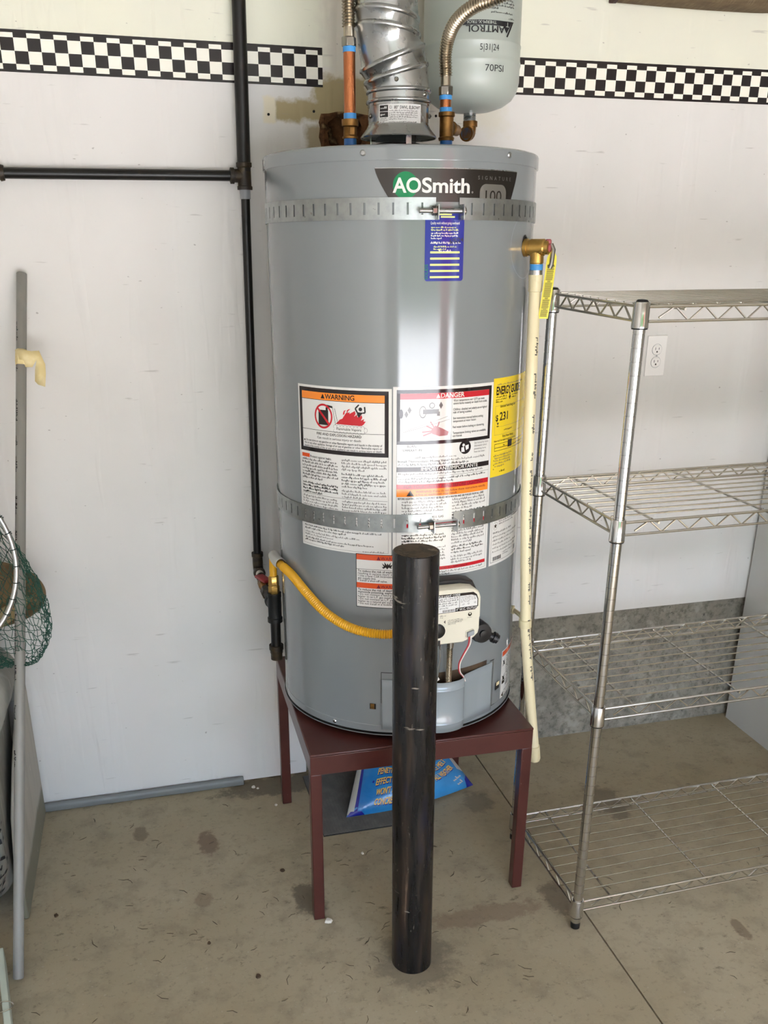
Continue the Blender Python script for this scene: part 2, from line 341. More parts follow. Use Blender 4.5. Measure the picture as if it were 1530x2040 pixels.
class Decal(MB):
    """flat print laid on a surface: fn(u, v, off) -> point; every colour is a material slot"""
    def __init__(s, fn, base=.0004, step=.00012, du=.008):
        super().__init__(); s.fn = fn; s.base = base; s.step = step; s.du = du; s.mats = []; s.open = True
    def mi(s, m):
        if m not in s.mats: s.mats.append(m)
        return s.mats.index(m)
    def put(s, pts, fs, m, lay): s.add([s.fn(u, v, s.base+lay*s.step) for u, v in pts], fs, s.mi(m))
    def rect(s, u0, v0, u1, v1, m, lay=1):
        k = max(1, int(math.ceil(abs(u1-u0)/s.du))); pts = []
        for i in range(k+1):
            u = u0+(u1-u0)*i/k; pts += [(u, v0), (u, v1)]
        s.put(pts, [(2*i, 2*i+2, 2*i+3, 2*i+1) for i in range(k)], m, lay)
    def frame(s, u0, v0, u1, v1, t, m, lay=1):
        s.rect(u0, v0, u1, v0+t, m, lay); s.rect(u0, v1-t, u1, v1, m, lay); s.rect(u0, v0+t, u0+t, v1-t, m, lay); s.rect(u1-t, v0+t, u1, v1-t, m, lay)
    def poly(s, pts, m, lay=2):
        us = [p[0] for p in pts]
        if max(us)-min(us) < .011: return s.put(pts, [tuple(range(len(pts)))], m, lay)
        tri = [[Vector((pts[i][0], pts[i][1])) for i in t] for t in tessellate_polygon([[Vector((a, b, 0)) for a, b in pts]])]
        while tri:
            t = tri.pop(); L = [abs((t[(i+1) % 3]-t[i]).x) for i in range(3)]; k = L.index(max(L))
            if L[k] > .009:
                a, b, c = t[k], t[(k+1) % 3], t[(k+2) % 3]; q = (a+b)/2; tri += [[a, q, c], [q, b, c]]
            else:
                if (t[1]-t[0]).cross(t[2]-t[0]) < 0: t = [t[0], t[2], t[1]]
                s.put([tuple(p) for p in t], [(0, 1, 2)], m, lay)
    def disc(s, u, v, r, m, lay=2, r0=0, n=24, sx=1):
        if r0:
            p = [(u+sx*q*math.cos(2*PI*i/n), v+q*math.sin(2*PI*i/n)) for i in range(n) for q in (r0, r)]
            s.put(p, [(2*i, 2*i+1, (2*i+3) % (2*n), (2*i+2) % (2*n)) for i in range(n)], m, lay)
        else: s.poly([(u+sx*r*math.cos(2*PI*i/n), v+r*math.sin(2*PI*i/n)) for i in range(n)], m, lay)
    def line(s, a, b, t, m, lay=2):
        a = Vector(a); b = Vector(b); d = (b-a).normalized(); q = Vector((-d.y, d.x))*t/2
        k = max(1, int(abs(b.x-a.x)/s.du)); P = []
        for i in range(k+1):
            p = a.lerp(b, i/k); P += [tuple(p+q), tuple(p-q)]
        s.put(P, [(2*i+1, 2*i+3, 2*i+2, 2*i) for i in range(k)], m, lay)
    def text(s, body, u, v, size, m, lay=3, align='l', bold=0, width=None, rot=0, spacing=1, curve=0):
        if bold and 'M' in body:
            s.text(body, u+size*.035, v, size, m, lay, align, 0, width, rot, spacing, curve); bold = 0
        vs, fs, wd = glyphs(body, size, bold, spacing); sx = 1
        if width: sx = width/wd; wd = width
        o = {'l': 0, 'c': -wd/2, 'r': -wd}[align]; c, sn = math.cos(rot), math.sin(rot); P = []
        for a, b in vs:
            a = a*sx+o; b += curve*a*a; P.append((u+a*c-b*sn, v+a*sn+b*c))
        s.put(P, fs, m, lay)
    def fine(s, u0, v1, u1, lines, lh, m, lay=2, seed=1, last=.6, bold=0, rot=0):
        """tiny print, too small to read: rows of letter-sized strokes in words"""
        rd = random.Random(seed); xh = lh*.36; c, sn = math.cos(rot), math.sin(rot)
        for r in range(lines):
            v = v1-lh*(r+1)+lh*.25; u = u0; end = u1 if r < lines-1 else u0+(u1-u0)*last
            while u < end-lh:
                for _ in range(rd.randint(2, 9)):
                    cw = lh*rd.uniform(.24, .4)
                    if u+cw > end: break
                    k = rd.random(); a, b = (0, xh)
                    if k < .3: b = xh*1.75
                    elif k < .42: a = -xh*.6
                    g = cw*(.62+bold*.2); q = [(0, a), (g, a), (g, b), (0, b)] if k < .5 else [(0, a), (g, a), (g, a+(b-a)*.5), (0, b)]
                    s.put([(u0+(u+x-u0)*c-(v+y-v1)*sn, v1+(u+x-u0)*sn+(v+y-v1)*c) for x, y in q], [(0, 1, 2, 3)], m, lay); u += cw
                u += lh*.28
    def done(s, name, parent): return s.build(name, s.mats, parent, ang=60)
HR = .2736
def cyl_fn(ang0, z0, R=HR, c=(0, 0)):
    def fn(u, v, off):
        a = R_(ang0)+u/R; return (c[0]+(R+off)*math.sin(a), c[1]-(R+off)*math.cos(a), z0+v)
    return fn
def on_cyl(ang, z, r): return (r*math.sin(R_(ang)), -r*math.cos(R_(ang)), z)

# ================================================================== SETTING
WY = 2.343
JX = .932
mb = MB()     # floor slabs either side of the sawn joint, with the joint recessed
for x0, x1 in ((-2.6, JX-.0022), (JX+.0022, 4.4)): mb.box((x0, -1.9, -.12), (x1, 2.5, 0))
mb.box((JX-.0022, -1.9, -.12), (JX+.0022, 2.5, -.006))
struct('floor', mb, FLOOR)
# back wall: one sheet to the floor on the left, cut above a concrete curb on the right; a torn hole behind the hot pipe
HX0, HX1, HZ0, HZ1 = .497, .60, 1.648, 1.722
mb = MB()
def wallbox(x0, x1, z0, z1): mb.box((x0, WY, z0), (x1, WY+.013, z1))
wallbox(-2.6, .413, 0.004, 2.55); wallbox(.413, HX0, .42, 2.55); wallbox(HX0, HX1, .42, HZ0); wallbox(HX0, HX1, HZ1, 2.55); wallbox(HX1, 4.4, .42, 2.55)
wall = struct('wall_back', mb, WALL)
mb = MB()
rr = random.Random(3)
ring = []
for i in range(26):
    a = 2*PI*i/26; k = 1/max(abs(math.cos(a)), abs(math.sin(a)))
    ring.append(((HX0+HX1)/2+math.cos(a)*k*.0515, (HZ0+HZ1)/2+math.sin(a)*k*.037))
inn = [((HX0+HX1)/2+(p-(HX0+HX1)/2)*rr.uniform(.62, .85), (HZ0+HZ1)/2+(q-(HZ0+HZ1)/2)*rr.uniform(.62, .85)) for p, q in ring]
out = [((HX0+HX1)/2+(p-(HX0+HX1)/2)*rr.uniform(1.06, 1.25), (HZ0+HZ1)/2+(q-(HZ0+HZ1)/2)*rr.uniform(1.0, 1.16)) for p, q in ring]
mb.rings([[(p, WY-.0006, q) for p, q in out], [(p, WY-.004, q) for p, q in ring], [(p, WY+.004, q) for p, q in inn]], (False, False)); mb.open = True
mb.build('torn_paper', TORN, wall)
mb = MB(); mb.box((HX0-.02, WY+.04, HZ0-.02), (HX1+.02, WY+.05, HZ1+.02)); mb.build('exposed_backing', TORN, wall)
for sx_, sz_ in ((.372, 1.717), (.475, 1.726), (.627, 1.727), (.75, 1.724), (.764, 1.725), (.617, 1.735)):
    mb = MB(); mb.axis((sx_, WY+.002, sz_), (0, -1, 0), [(0, .003), (.0028, .003), (.0034, .002)], 8); mb.build('screw_hole', DARKGAP, wall)
mb = MB(); mb.box((.416, WY+.016, 0), (4.4, WY+.15, .46)); struct('wall_back_foundation', mb, CURB)
mb = MB(); mb.box((-2.6, WY+.0135, 0), (.4145, WY+.15, 2.55)); mb.box((.4145, WY+.0165, .46), (4.4, WY+.15, 1.6)); mb.box((.4145, WY+.055, 1.6), (4.4, WY+.15, 2.55)); struct('wall_back_framing', mb, DARKGAP)
# grey base strip along the foot of the left sheet
mb = MB(); mb.prism([(-.75, WY-.001, .0005), (-.75, WY-.020, .0005)]+[(-.75, WY-.0115-.0105*math.cos(PI*q/8), .014+.0105*math.sin(PI*q/8)) for q in range(9)], (.977, 0, 0))
struct('baseboard_back', mb, BASEB, bevel=.002)
# rest of the garage the light comes through: side walls, ceiling, door opening, drive
mb = MB(); mb.box((-1.35, -1.9, 0), (-1.25, 2.5, 2.55)); struct('wall_left', mb, PLAIN)
mb = MB(); mb.box((4.4, -1.9, 0), (4.5, 2.5, 2.55)); struct('wall_right', mb, M('right_wall_paint', '#9a958c', .8))
mb = MB(); mb.box((-2.7, -2.05, 2.55), (4.5, 2.5, 2.65)); struct('ceiling', mb, CEIL)
mb = MB(); mb.box((-2.7, -2.05, 0), (-.6, -1.9, 2.55)); mb.box((2.85, -2.05, 0), (4.5, -1.9, 2.55)); mb.box((-.6, -2.05, 2.05), (2.85, -1.9, 2.55)); struct('wall_front', mb, PLAIN)
mb = MB(); mb.box((-50, -70, -.2), (50, -1.9, -.03)); struct('ground', mb, DRIVE)
mb = MB(); mb.box((2.0, -2.45, -.02), (2.66, -2.38, 2.3))  # unseen red panel, added for the red streak reflected in the heater
for k in range(4): mb.box((2.04, -2.383, .1+k*.53), (2.62, -2.372, .55+k*.53))
struct('red_reflection_panel', mb, REDP, bevel=.01)
mb = MB()
for i in range(44):
    for j in range(5):
        mb.sphere((-28+i*1.5+random.uniform(-.4, .4), -31+random.uniform(-.6, .6)-.2*j, .4+j*1.6), random.uniform(1.2, 1.8), 5)
hg = mb.build('hedge', HEDGE); hg['kind'] = 'stuff'; hg['label'] = 'tall dense green hedge along the far side of the drive'; hg['category'] = 'hedge'

# checkered border: printed strip, two lengths
CH = [(0, .0058, 'k'), (.0058, .0145, 0), (.0145, .0382, 1), (.0382, .0615, 0), (.0615, .0717, 1), (.0717, .0765, 'k')]
def border(x0, x1, zt0, zt1, b0, label, pitch=.02645):
    d = Decal(lambda u, v, off: (u, WY-off, v+zt0+(zt1-zt0)*(u-x0)/(x1-x0)), base=.0006, du=.05)
    d.rect(x0, -.0765, x1, 0, BLACKP, 0)
    k0 = math.floor((x0-b0)/pitch)
    for a, b, par in CH:
        if par == 'k': continue
        k = k0
        while b0+k*pitch < x1:
            if (k+par) % 2 == 0:
                u0 = max(x0, b0+k*pitch); u1 = min(x1, b0+(k+1)*pitch)
                if u1-u0 > .0005: d.rect(u0, -b, u1, -a, WHITEP, 1)
            k += 1
    o = d.done('wall_border', None); o['label'] = label; o['category'] = 'wall border'
    o['group'] = 'checkered border strips on the back wall'
border(-.75, .4965, 1.861, 1.8505, -.1488-.02645, 'black and white checkered border strip crossing behind the black vertical pipe')
border(.935, 4.3, 1.8515, 1.8515, 1.0046-.02645, 'black and white checkered border strip running behind the pale expansion tank and above the outlet')

# ================================================================== STAND
SX, SY, SA, SS, SH = .3099, 1.7105, -.0178, .5146, .4428
def st(u, v, z): return (SX+u*math.cos(SA)-v*math.sin(SA), SY+u*math.sin(SA)+v*math.cos(SA), z)
STM = Matrix.Translation((SX, SY, 0)) @ Matrix.Rotation(SA, 4, 'Z')
stand = thing('heater_stand', 'dark red painted steel stand with four square legs under the grey water heater', 'stand', st(SS/2, SS/2, 0))
mb = MB(); mb.box((0, 0, SH-.006), (SS, SS, SH), mat=STM); mb.build('top_plate', STAND, stand, bevel=.0025)
LG_ = .026
for a, b in (((.001, .001), (SS-.001, .007)), ((.001, SS-.007), (SS-.001, SS-.001)), ((.001, .007), (.007, SS-.007)), ((SS-.007, .007), (SS-.001, SS-.007))):
    mb = MB(); mb.box((*a, SH-.052), (*b, SH-.006), mat=STM); mb.build('apron', STAND, stand, bevel=.0012)
for u, v in ((0, 0), (SS-LG_, 0), (0, SS-LG_), (SS-LG_, SS-LG_)):
    mb = MB(); mb.box((u+.0005, v+.0005, 0), (u+LG_-.0005, v+LG_-.0005, SH-.0505), mat=STM); mb.build('leg', STAND, stand, bevel=.002)

# ================================================================== WATER HEATER
H = thing('water_heater', 'tall grey cylindrical gas water heater with safety labels on the red stand', 'water heater', (0, 0, -.012), heater=True)
mb = MB(); mb.lathe([(.268, -.012), (.2755, -.012), (.276, -.0105), (.2755, -.0095), (.266, -.0095), (.266, -.0055)], 96); pad = mb.build('base_pad', RUBBER, H)  # foot pad, widened so its black doubles as the shadow band below
mb = MB(); mb.lathe([(.2752, -.0125), (.2765, -.0125), (.2769, -.0119), (.2765, -.0113), (.2752, -.0113)], 96, cap=(False, False)); mb.build('pad_rim', GREYPL, pad)
mb = MB(); mb.lathe([(.266, -.006), (.2746, -.006), (.2746, .009), (HR, .0105), (HR, 1.128)], 144); mb.build('jacket', ENAMEL, H, ang=15)
mb = MB(); mb.lathe([(.2765, 1.1275), (.2768, 1.1285), (.2768, 1.1290), (.2768, 1.1470), (.2768, 1.1475), (.2755, 1.1510), (.272, 1.1532), (.25, 1.1545), (.06, 1.157)], 144); mb.build('lid', ENAMEL, H)
mb = MB(); mb.lathe([(.046, 1.156), (.046, 1.178), (.040, 1.178), (.040, 1.157)], 32, (-.004, 0)); mb.build('flue_collar', DARKGAP, H)
for a, z in ((-29.9, 1.1395), (29.9, 1.1415), (-88, 1.138), (88, 1.138)):
    mb = MB(); mb.axis(on_cyl(a, z, .2765), on_cyl(a, 0, 1), [(0, .0052), (.0012, .0052), (.003, .0035), (.0032, .0015)], 10); mb.build('lid_screw', GALV, H)
for a, z in ((-46.7, .002), (64, .0015)):
    mb = MB(); mb.axis(on_cyl(a, z, .2742), on_cyl(a, 0, 1), [(0, .005), (.001, .005), (.003, .003)], 10); mb.build('base_screw', GALV, H)
# relief-valve cover ring
mb = MB(); d = Decal(cyl_fn(46.9, .9875), base=.0002); d.disc(0, 0, .0600, ENAMEL2, 1, .0588, 40); d.disc(0, 0, .0205, DARKGAP, 2, 0, 28, .75); d.done('port_plate', H)
# burner door
def door_r(t):   # depth along the door normal as a function of sideways position
    cyl = math.sqrt(HR*HR-t*t); a = abs(t)
    if a < .041: return .284+.021*math.sqrt(max(0, 1-(a/.0415)**2))
    if a < .05: k = (a-.041)/.009; return .284+(.278-.284)*k
    k = (a-.05)/(.1326-.05); return max(.278+(.2395-.278)*k, cyl+.0012)
AL = R_(5.6); DN = Vector((math.sin(AL), -math.cos(AL), 0)); DT = Vector((math.cos(AL), math.sin(AL), 0))
def dpt(t, r, z): p = DN*r+DT*t; return (p.x, p.y, z)
mb = MB(); ts = [-.1326+.2652*i/88 for i in range(89)]
ring_o = [(t, door_r(t)) for t in ts]
def drow(z, grow=0): return [dpt(t, max(r+grow*(1 if abs(t) < .045 else .3), math.sqrt(HR*HR-t*t)+.001), z) for t, r in ring_o]
rows = [drow(.002), drow(.018), drow(.021, .0018), drow(.024), drow(.098), drow(.101, .0018), drow(.104), drow(.1215)]
mb.rings(rows, (False, False), closed=False); mb.open = True
door = mb.build('burner_door', ENAMEL2, H); so = door.modifiers.new('thick', 'SOLIDIFY'); so.thickness = .0016; so.offset = 1
d = Decal(cyl_fn(5.6, 0), base=.0003); d.rect(-.105, .006, .118, .1325, RUSTIN, 0); d.done('burner_opening', H)
ra = lambda a: R_(a)*HR
for rc_ in ((ra(-23.4)-.0006, .065, ra(-23.4)+.0006, .1375), (ra(35.4)-.0006, .0112, ra(35.4)+.0006, .1245), (ra(-23.4)-.0006, .1375, ra(-17), .1390), (ra(34.6), .010, ra(38), .0112), (ra(32.5), .1245, ra(36), .1262)):
    d = Decal(cyl_fn(0, 0), base=.0016); d.rect(*rc_, DARKGAP, 0); d.done('door_seam', H)
d = Decal(cyl_fn(0, 0), base=.0016); d.rect(ra(-28.7), .049, ra(-25.9), .0625, DARKGAP, 0); sl_ = d.done('access_slot', H)
d = Decal(cyl_fn(0, 0), base=.0018); d.rect(ra(-28.4), .0495, ra(-26.6), .062, BRONZE, 0); d.done('slot_insert', sl_)
d = Decal(cyl_fn(0, 0), base=.0016); d.rect(ra(38.2), .044, ra(42.0), .062, DARKGAP, 0); sl_ = d.done('access_slot', H)
d = Decal(cyl_fn(0, 0), base=.0018); d.rect(ra(39.0), .053, ra(42.0), .0615, CPVCD, 0); d.done('slot_insert', sl_)

# ---- labels
def label(name, a0, a1, z0, z1, base_mat, margin=0):
    W = R_(a1-a0)*HR; d = Decal(cyl_fn(a0, z0)); d.rect(0, 0, W, z1-z0, base_mat, 0); d.W = W; d.Hh = z1-z0; return d
# left: fire warning
d = label('w', -63.7, -19.0, .4005, .7335, LW); W, Hh = d.W, d.Hh; V = lambda f: Hh*(1-f)
d.frame(.004, V(.395), W-.006, V(.014), .0078, LK, 1)
d.rect(.0118, V(.08), W-.0138, V(.0375), LO, 1); d.rect(.0118, V(.083), W-.0138, V(.08), LK, 1)
d.text('WARNING', W*.5, V(.072), .0135, LK, 3, 'c', .02); d.poly([(W*.30, V(.072)), (W*.345, V(.072)), (W*.3225, V(.044))], LK, 3)
cx, cy = W*.325, V(.175)
d.poly([(cx-.012, cy-.017), (cx+.012, cy-.017), (cx+.012, cy+.012), (cx-.012, cy+.012)], LK, 2); d.poly([(cx+.006, cy+.012), (cx+.011, cy+.012), (cx+.011, cy+.018), (cx+.006, cy+.018)], LK, 2)
d.disc(cx, cy, .0245, LR, 4, .0205, 32, .9); d.line((cx-.015, cy+.016), (cx+.015, cy-.016), .0045, LR, 4)
d.line((cx+.008, cy+.021), (cx+.022, cy+.019), .004, LK, 4); d.line((cx+.022, cy+.019), (cx+.029, cy-.015), .0008, LK, 3); d.line((cx+.027, cy+.017), (cx+.034, cy-.012), .0008, LK, 3)
fx, fy = W*.5675, V(.214); fl_ = lambda L_: [(fx+a*1.53e-4, fy+b*1.39e-4) for a, b in L_]
d.poly(fl_(((-150, 2), (-115, 35), (-90, 65), (-50, 82), (-20, 130), (0, 160), (30, 190), (28, 165), (55, 180), (50, 155), (85, 175), (125, 200), (135, 160), (115, 120), (150, 150), (160, 115), (195, 125), (215, 150), (225, 110), (205, 70), (250, 95), (240, 60), (270, 60), (245, 20), (215, -5))), LR, 2)
d.poly(fl_(((-40, 130), (-38, 165), (-25, 195), (5, 205), (-15, 180), (-18, 150))), LR, 3); d.poly(fl_(((8, 178), (20, 205), (38, 218), (66, 222), (42, 202), (28, 185))), LR, 3)
px_, py_ = fx+200*1.53e-4, fy+226*1.39e-4
d.disc(px_, py_, .0037, LK, 4); d.poly([(px_-.0075, py_-.0055), (px_+.0065, py_-.0065), (px_+.002, py_-.010), (px_-.003, py_-.0165), (px_-.0065, py_-.012)], LK, 4)
for q in (((-.0065, -.006), (-.0105, .001)), ((-.0105, .001), (-.003, .0085)), ((.005, -.007), (.0095, -.0065)), ((.0095, -.0065), (.0085, .005))): d.line((px_+q[0][0], py_+q[0][1]), (px_+q[1][0], py_+q[1][1]), .0028, LK, 4)
for k in range(9): d.disc(fx-.024+k*.0074, fy-.0055+.0008*(k % 2), .0042, LG, 2, .0037, 12); d.disc(fx-.024+k*.0074, fy-.0135-.0008*(k % 2), .0042, LG, 2, .0037, 12)
d.rect(fx-.0265, fy-.0138, fx+.0375, fy-.0052, LW, 3); d.disc(fx+.040, fy-.009, .0048, LG, 2, .0043, 14)
d.text('Flammable Vapors', fx+.0055, fy-.0112, .0072, LK, 4, 'c', .005)
d.rect(.0118, V(.263), W-.0138, V(.2605), LK, 1)
d.text('FIRE AND EXPLOSION HAZARD', W*.48, V(.288), .0072, LK, 3, 'c', .01); d.text('Can result in serious injury or death', W*.48, V(.311), .0068, LK, 3, 'c')
for k, tx in enumerate(('Do not store or use gasoline or other flammable vapors and liquids in the vicinity of', 'this or any other appliance. Storage of or use of gasoline or other flammable vapors or', 'liquids in the vicinity of this or any other appliance can result in serious injury or death.')):
    d.text(tx, .0165+(.005 if k == 0 else 0), V(.334+.0175*k), .0062, LK, 3, 'l', .008, W-.035-(.005 if k == 0 else 0))
d.poly([(.014, V(.334)), (.0195, V(.334)), (.0168, V(.322))], LK, 3)
d.rect(.007, V(.435), .030, V(.412), LO2, 1); d.text('Protect against leaks.', .032, V(.433), .0065, LK, 3, 'l', .01)
d.fine(.007, V(.438), W*.48, 7, .0063, LG, 2, 11, bold=1); d.fine(W*.515, V(.415), W-.009, 4, .0063, LG, 2, 12); d.fine(W*.515, V(.50), W-.009, 5, .0063, LK, 2, 312); d.fine(W*.515, V(.602), W-.009, 3, .0063, LG, 2, 313)
d.fine(.007, V(.583), W*.48, 4, .0063, LK, 2, 13, bold=1)
d.rect(.006, V(.662), W-.008, V(.660), LG, 1); d.fine(.007, V(.668), W*.48, 9, .006, LG, 2, 14); d.fine(W*.515, V(.668), W-.009, 10, .006, LG, 2, 15)
d.fine(.009, V(.860), W-.02, 2, .0058, LK, 2, 16); d.fine(.009, V(.900), W*.7, 2, .0058, LG, 2, 17); d.fine(.009, V(.938), W-.03, 2, .0055, LK, 2, 18); d.fine(W*.72, V(.975), W-.014, 1, .0048, LG, 2, 19, 1)
d.frame(.004, .004, W-.006, V(.395), .0005, LG, 1)
d.done('fire_warning_label', H)['label'] = 'white label headed WARNING in an orange bar with a flame picture'
# right: scald danger and lighting instructions
d = label('d', -18.5, 27.0, .352, .7375, LW); W, Hh = d.W, d.Hh
d.frame(.007, V(.287), W-.0055, V(.015), .0068, LK, 1); d.rect(.0138, V(.062), W-.0123, V(.033), LR, 1)
d.text('DANGER', W*.545, V(.057), .0125, LW, 3, 'c', .02); d.poly([(W*.385, V(.0575)), (W*.425, V(.0575)), (W*.405, V(.037))], LW, 3)
d.rect(W*.535, V(.268), W*.538, V(.062), LK, 1)
for k, tx in enumerate(('Water temperature over 125\u00b0F can cause', 'severe burns instantly or death from scalds.', '', 'Children, disabled and elderly are at highest', 'risk of being scalded.', '', 'See instruction manual before setting', 'temperature at water heater.', '', 'Feel water before bathing or showering.', '', 'Temperature limiting valves are available,', 'see manual.')):
    if tx: d.text(tx, W*.55, V(.079+.0148*k), .0062, LK, 3, 'l', .006, W*.37*min(1, len(tx)/42))
# tap and scalded hand
tx0, ty0 = W*.33, V(.125)
d.disc(tx0-.014, ty0, .012, LG, 2, .0095, 20, .6); d.rect(tx0-.014, ty0-.004, tx0+.018, ty0+.005, LG, 2); d.disc(tx0+.004, ty0+.012, .006, LG, 2, .004, 16); d.rect(tx0+.014, ty0-.008, tx0+.020, ty0, LG, 2)
for q in ((.022, .012), (-.04, .004), (-.046, -.004)): d.poly([(tx0+q[0], ty0+q[1]-.007), (tx0+q[0]+.004, ty0+q[1]), (tx0+q[0], ty0+q[1]+.007), (tx0+q[0]-.004, ty0+q[1])], LG, 2)
d.disc(tx0-.056, ty0-.003, .009, LK, 2, 0, 16, .45)
d.line((W*.09, V(.225)), (W*.52, V(.165)), .0007, LG, 2); d.line((W*.12, V(.215)), (W*.5, V(.15)), .0006, LG, 2)
hx_, hy_ = W*.40, V(.225)
d.poly([(hx_+.022, hy_-.008), (hx_+.024, hy_-.001), (hx_+.010, hy_+.006), (hx_-.004, hy_+.012), (hx_-.012, hy_+.004), (hx_-.010, hy_-.004), (hx_+.004, hy_-.009)], LSKIN, 2)
for q in ((-.030, .000), (-.028, -.007), (-.022, .012), (-.014, .020), (.004, .019)): d.line((hx_-.002, hy_+.002), (hx_+q[0], hy_+q[1]), .0028, LSKIN, 2)
d.text('BURN', W*.17, V(.302), .007, LK, 3, 'c', .01); d.text('TEMPERATURE', W*.17, V(.322), .0064, LK, 3, 'c', .005)
cx, cy = W*.685, V(.315)
d.disc(cx, cy, .0135, LK, 2, 0, 28); d.disc(cx-.004, cy+.0045, .003, LW, 3, 0, 14); d.poly([(cx-.009, cy-.009), (cx-.009, cy), (cx-.003, cy+.001), (cx-.001, cy-.009)], LW, 3); d.poly([(cx, cy+.003), (cx+.008, cy+.005), (cx+.008, cy-.003), (cx+.002, cy-.006)], LW, 3)
for k, tx in enumerate(('See manual for more', 'information about', 'preventing burns', 'from hot water.')): d.text(tx, W*.785, V(.303+.0155*k), .0058, LG, 3, 'l', 0, W*.17*len(tx)/19)
d.fine(W*.2, V(.345), W*.62, 1, .006, LG, 2, 30, .95); d.text('Install Thermostatic Mixing Valve', .010, V(.378), .0062, LK, 3, 'l', .012, W*.47); d.fine(W*.5, V(.363), W-.012, 1, .006, LG, 2, 130, 1); d.fine(.010, V(.381), W-.02, 1, .0062, LK, 2, 31, .8)
d.rect(.007, V(.427), W-.0055, V(.402), LK, 1); d.text('IMPORTANT/IMPORTANTE', W*.545, V(.4225), .0105, LW, 3, 'c', .015)
d.fine(.011, V(.43), W*.9, 1, .006, LG, 2, 32, 1); d.rect(.007, V(.452), W-.0055, V(.4505), LG, 1); d.fine(.011, V(.455), W*.95, 2, .006, LK, 2, 33)
d.rect(.007, V(.517), W-.0055, V(.492), LR, 1); d.text('FOR YOUR SAFETY READ BEFORE LIGHTING', W*.5, V(.512), .0088, LPINK, 3, 'c', .015)
d.rect(.007, V(.557), W-.0055, V(.517), LO, 1); d.poly([(W*.125, V(.553)), (W*.195, V(.553)), (W*.16, V(.523))], LK, 3)
d.text('WARNING: If you do not follow these instructions exactly,', W*.21, V(.536), .0062, LPINK, 3, 'l', .008, W*.73); d.text('a fire or explosion may result', W*.21, V(.552), .0062, LPINK, 3, 'l', .008, W*.4)
d.text('BEFORE LIGHTING: ENTIRE SYSTEM MUST BE FILLED WITH WATER AND AIR PURGED FROM ALL LINES', .010, V(.572), .006, LK, 3, 'l', .01, W-.028)
d.fine(.018, V(.575), W*.51, 5, .0063, LG, 2, 34); d.text('WHAT TO DO IF YOU SMELL GAS', .010, V(.673), .0062, LK, 3, 'l', .006); d.fine(.018, V(.675), W*.51, 1, .0063, LG, 2, 35, .9)
d.fine(W*.565, V(.575), W-.011, 4, .0063, LG, 2, 36); d.fine(W*.565, V(.643), W-.011, 3, .0063, LK, 2, 37)
d.rect(.007, V(.722), W-.0055, V(.702), LR, 1); d.text('OPERATING INSTRUCTIONS', W*.5, V(.719), .0075, LPINK, 3, 'c', .012)
d.fine(.018, V(.755), W*.51, 4, .0063, LK, 2, 38, bold=1); d.fine(.018, V(.825), W*.51, 6, .0063, LG, 2, 39); d.fine(W*.565, V(.73), W-.011, 6, .0063, LG, 2, 40); d.fine(W*.565, V(.832), W-.011, 3, .0063, LK, 2, 41)
d.fine(W*.565, V(.888), W-.011, 3, .006, LG, 2, 42)
d.rect(.007, V(.963), W-.0055, V(.944), LR, 1); d.text('TO TURN OFF GAS TO APPLIANCE', W*.5, V(.960), .007, LPINK, 3, 'c', .012); d.fine(.011, V(.966), W-.012, 2, .0058, LG, 2, 43)
d.frame(.007, .004, W-.0055, V(.285), .0005, LG, 1)
d.done('danger_label', H)['label'] = 'white label headed DANGER in a red bar with lighting instructions'
# yellow energy label
d = label('e', 27.1, 64, .545, .7435, LY); W, Hh = d.W, d.Hh
d.fine(.012, V(.05), W*.7, 1, .005, LG, 2, 50, 1)
d.text('ENERGY', .009, V(.163), .0225, LK, 3, 'l', .03, .050); d.text('GUIDE', .061, V(.163), .0225, LK, 3, 'l', .03, .046)
d.line((.0575, V(.16)), (.0575, V(.2)), .003, LK, 3); d.poly([(.0525, V(.195)), (.0625, V(.195)), (.0575, V(.228))], LK, 3)
d.fine(.009, V(.172), .048, 3, .005, LK, 2, 51); d.fine(.066, V(.172), .10, 2, .005, LK, 2, 52)
d.text('Estimated Yearly Energy Cost', .024, V(.295), .0068, LK, 3, 'l', .01, .06)
d.frame(.008, V(.57), W-.006, V(.275), .0004, LG, 1)
d.text('$', .010, V(.425), .017, LK, 3, 'l', .015); d.text('231', .0225, V(.425), .023, LK, 3, 'l', .02); d.poly([(.014, V(.445)), (.021, V(.445)), (.0175, V(.472))], LK, 3)
d.rect(.014, V(.487), .021, V(.478), LK, 2); d.rect(.022, V(.489), W-.01, V(.487), LG, 1); d.fine(.04, V(.515), .075, 1, .005, LK, 2, 53, 1)
d.text('First Hour Rating', .036, V(.605), .0072, LK, 3, 'l', .01, .045); d.text('How much hot water you get in the first hour', .008, V(.64), .006, LK, 3, 'l', .005, .085)
d.frame(.010, V(.735), W-.006, V(.66), .0009, LK, 1); d.rect(.010, V(.705), W-.006, V(.70), LK, 2); d.rect(.058, V(.72), .076, V(.645), LK, 3); d.fine(.040, V(.672), .052, 1, .005, LK, 2, 54, 1)
d.fine(.012, V(.765), .078, 5, .0056, LG, 2, 55)
for k in range(4): d.disc(.0095, V(.785+.045*k), .0011, LK, 2, 0, 8)
d.fine(.030, V(.935), .055, 1, .006, LK, 2, 56, 1)
d.done('energy_label', H)['label'] = 'yellow label reading ENERGYGUIDE and $ 231'
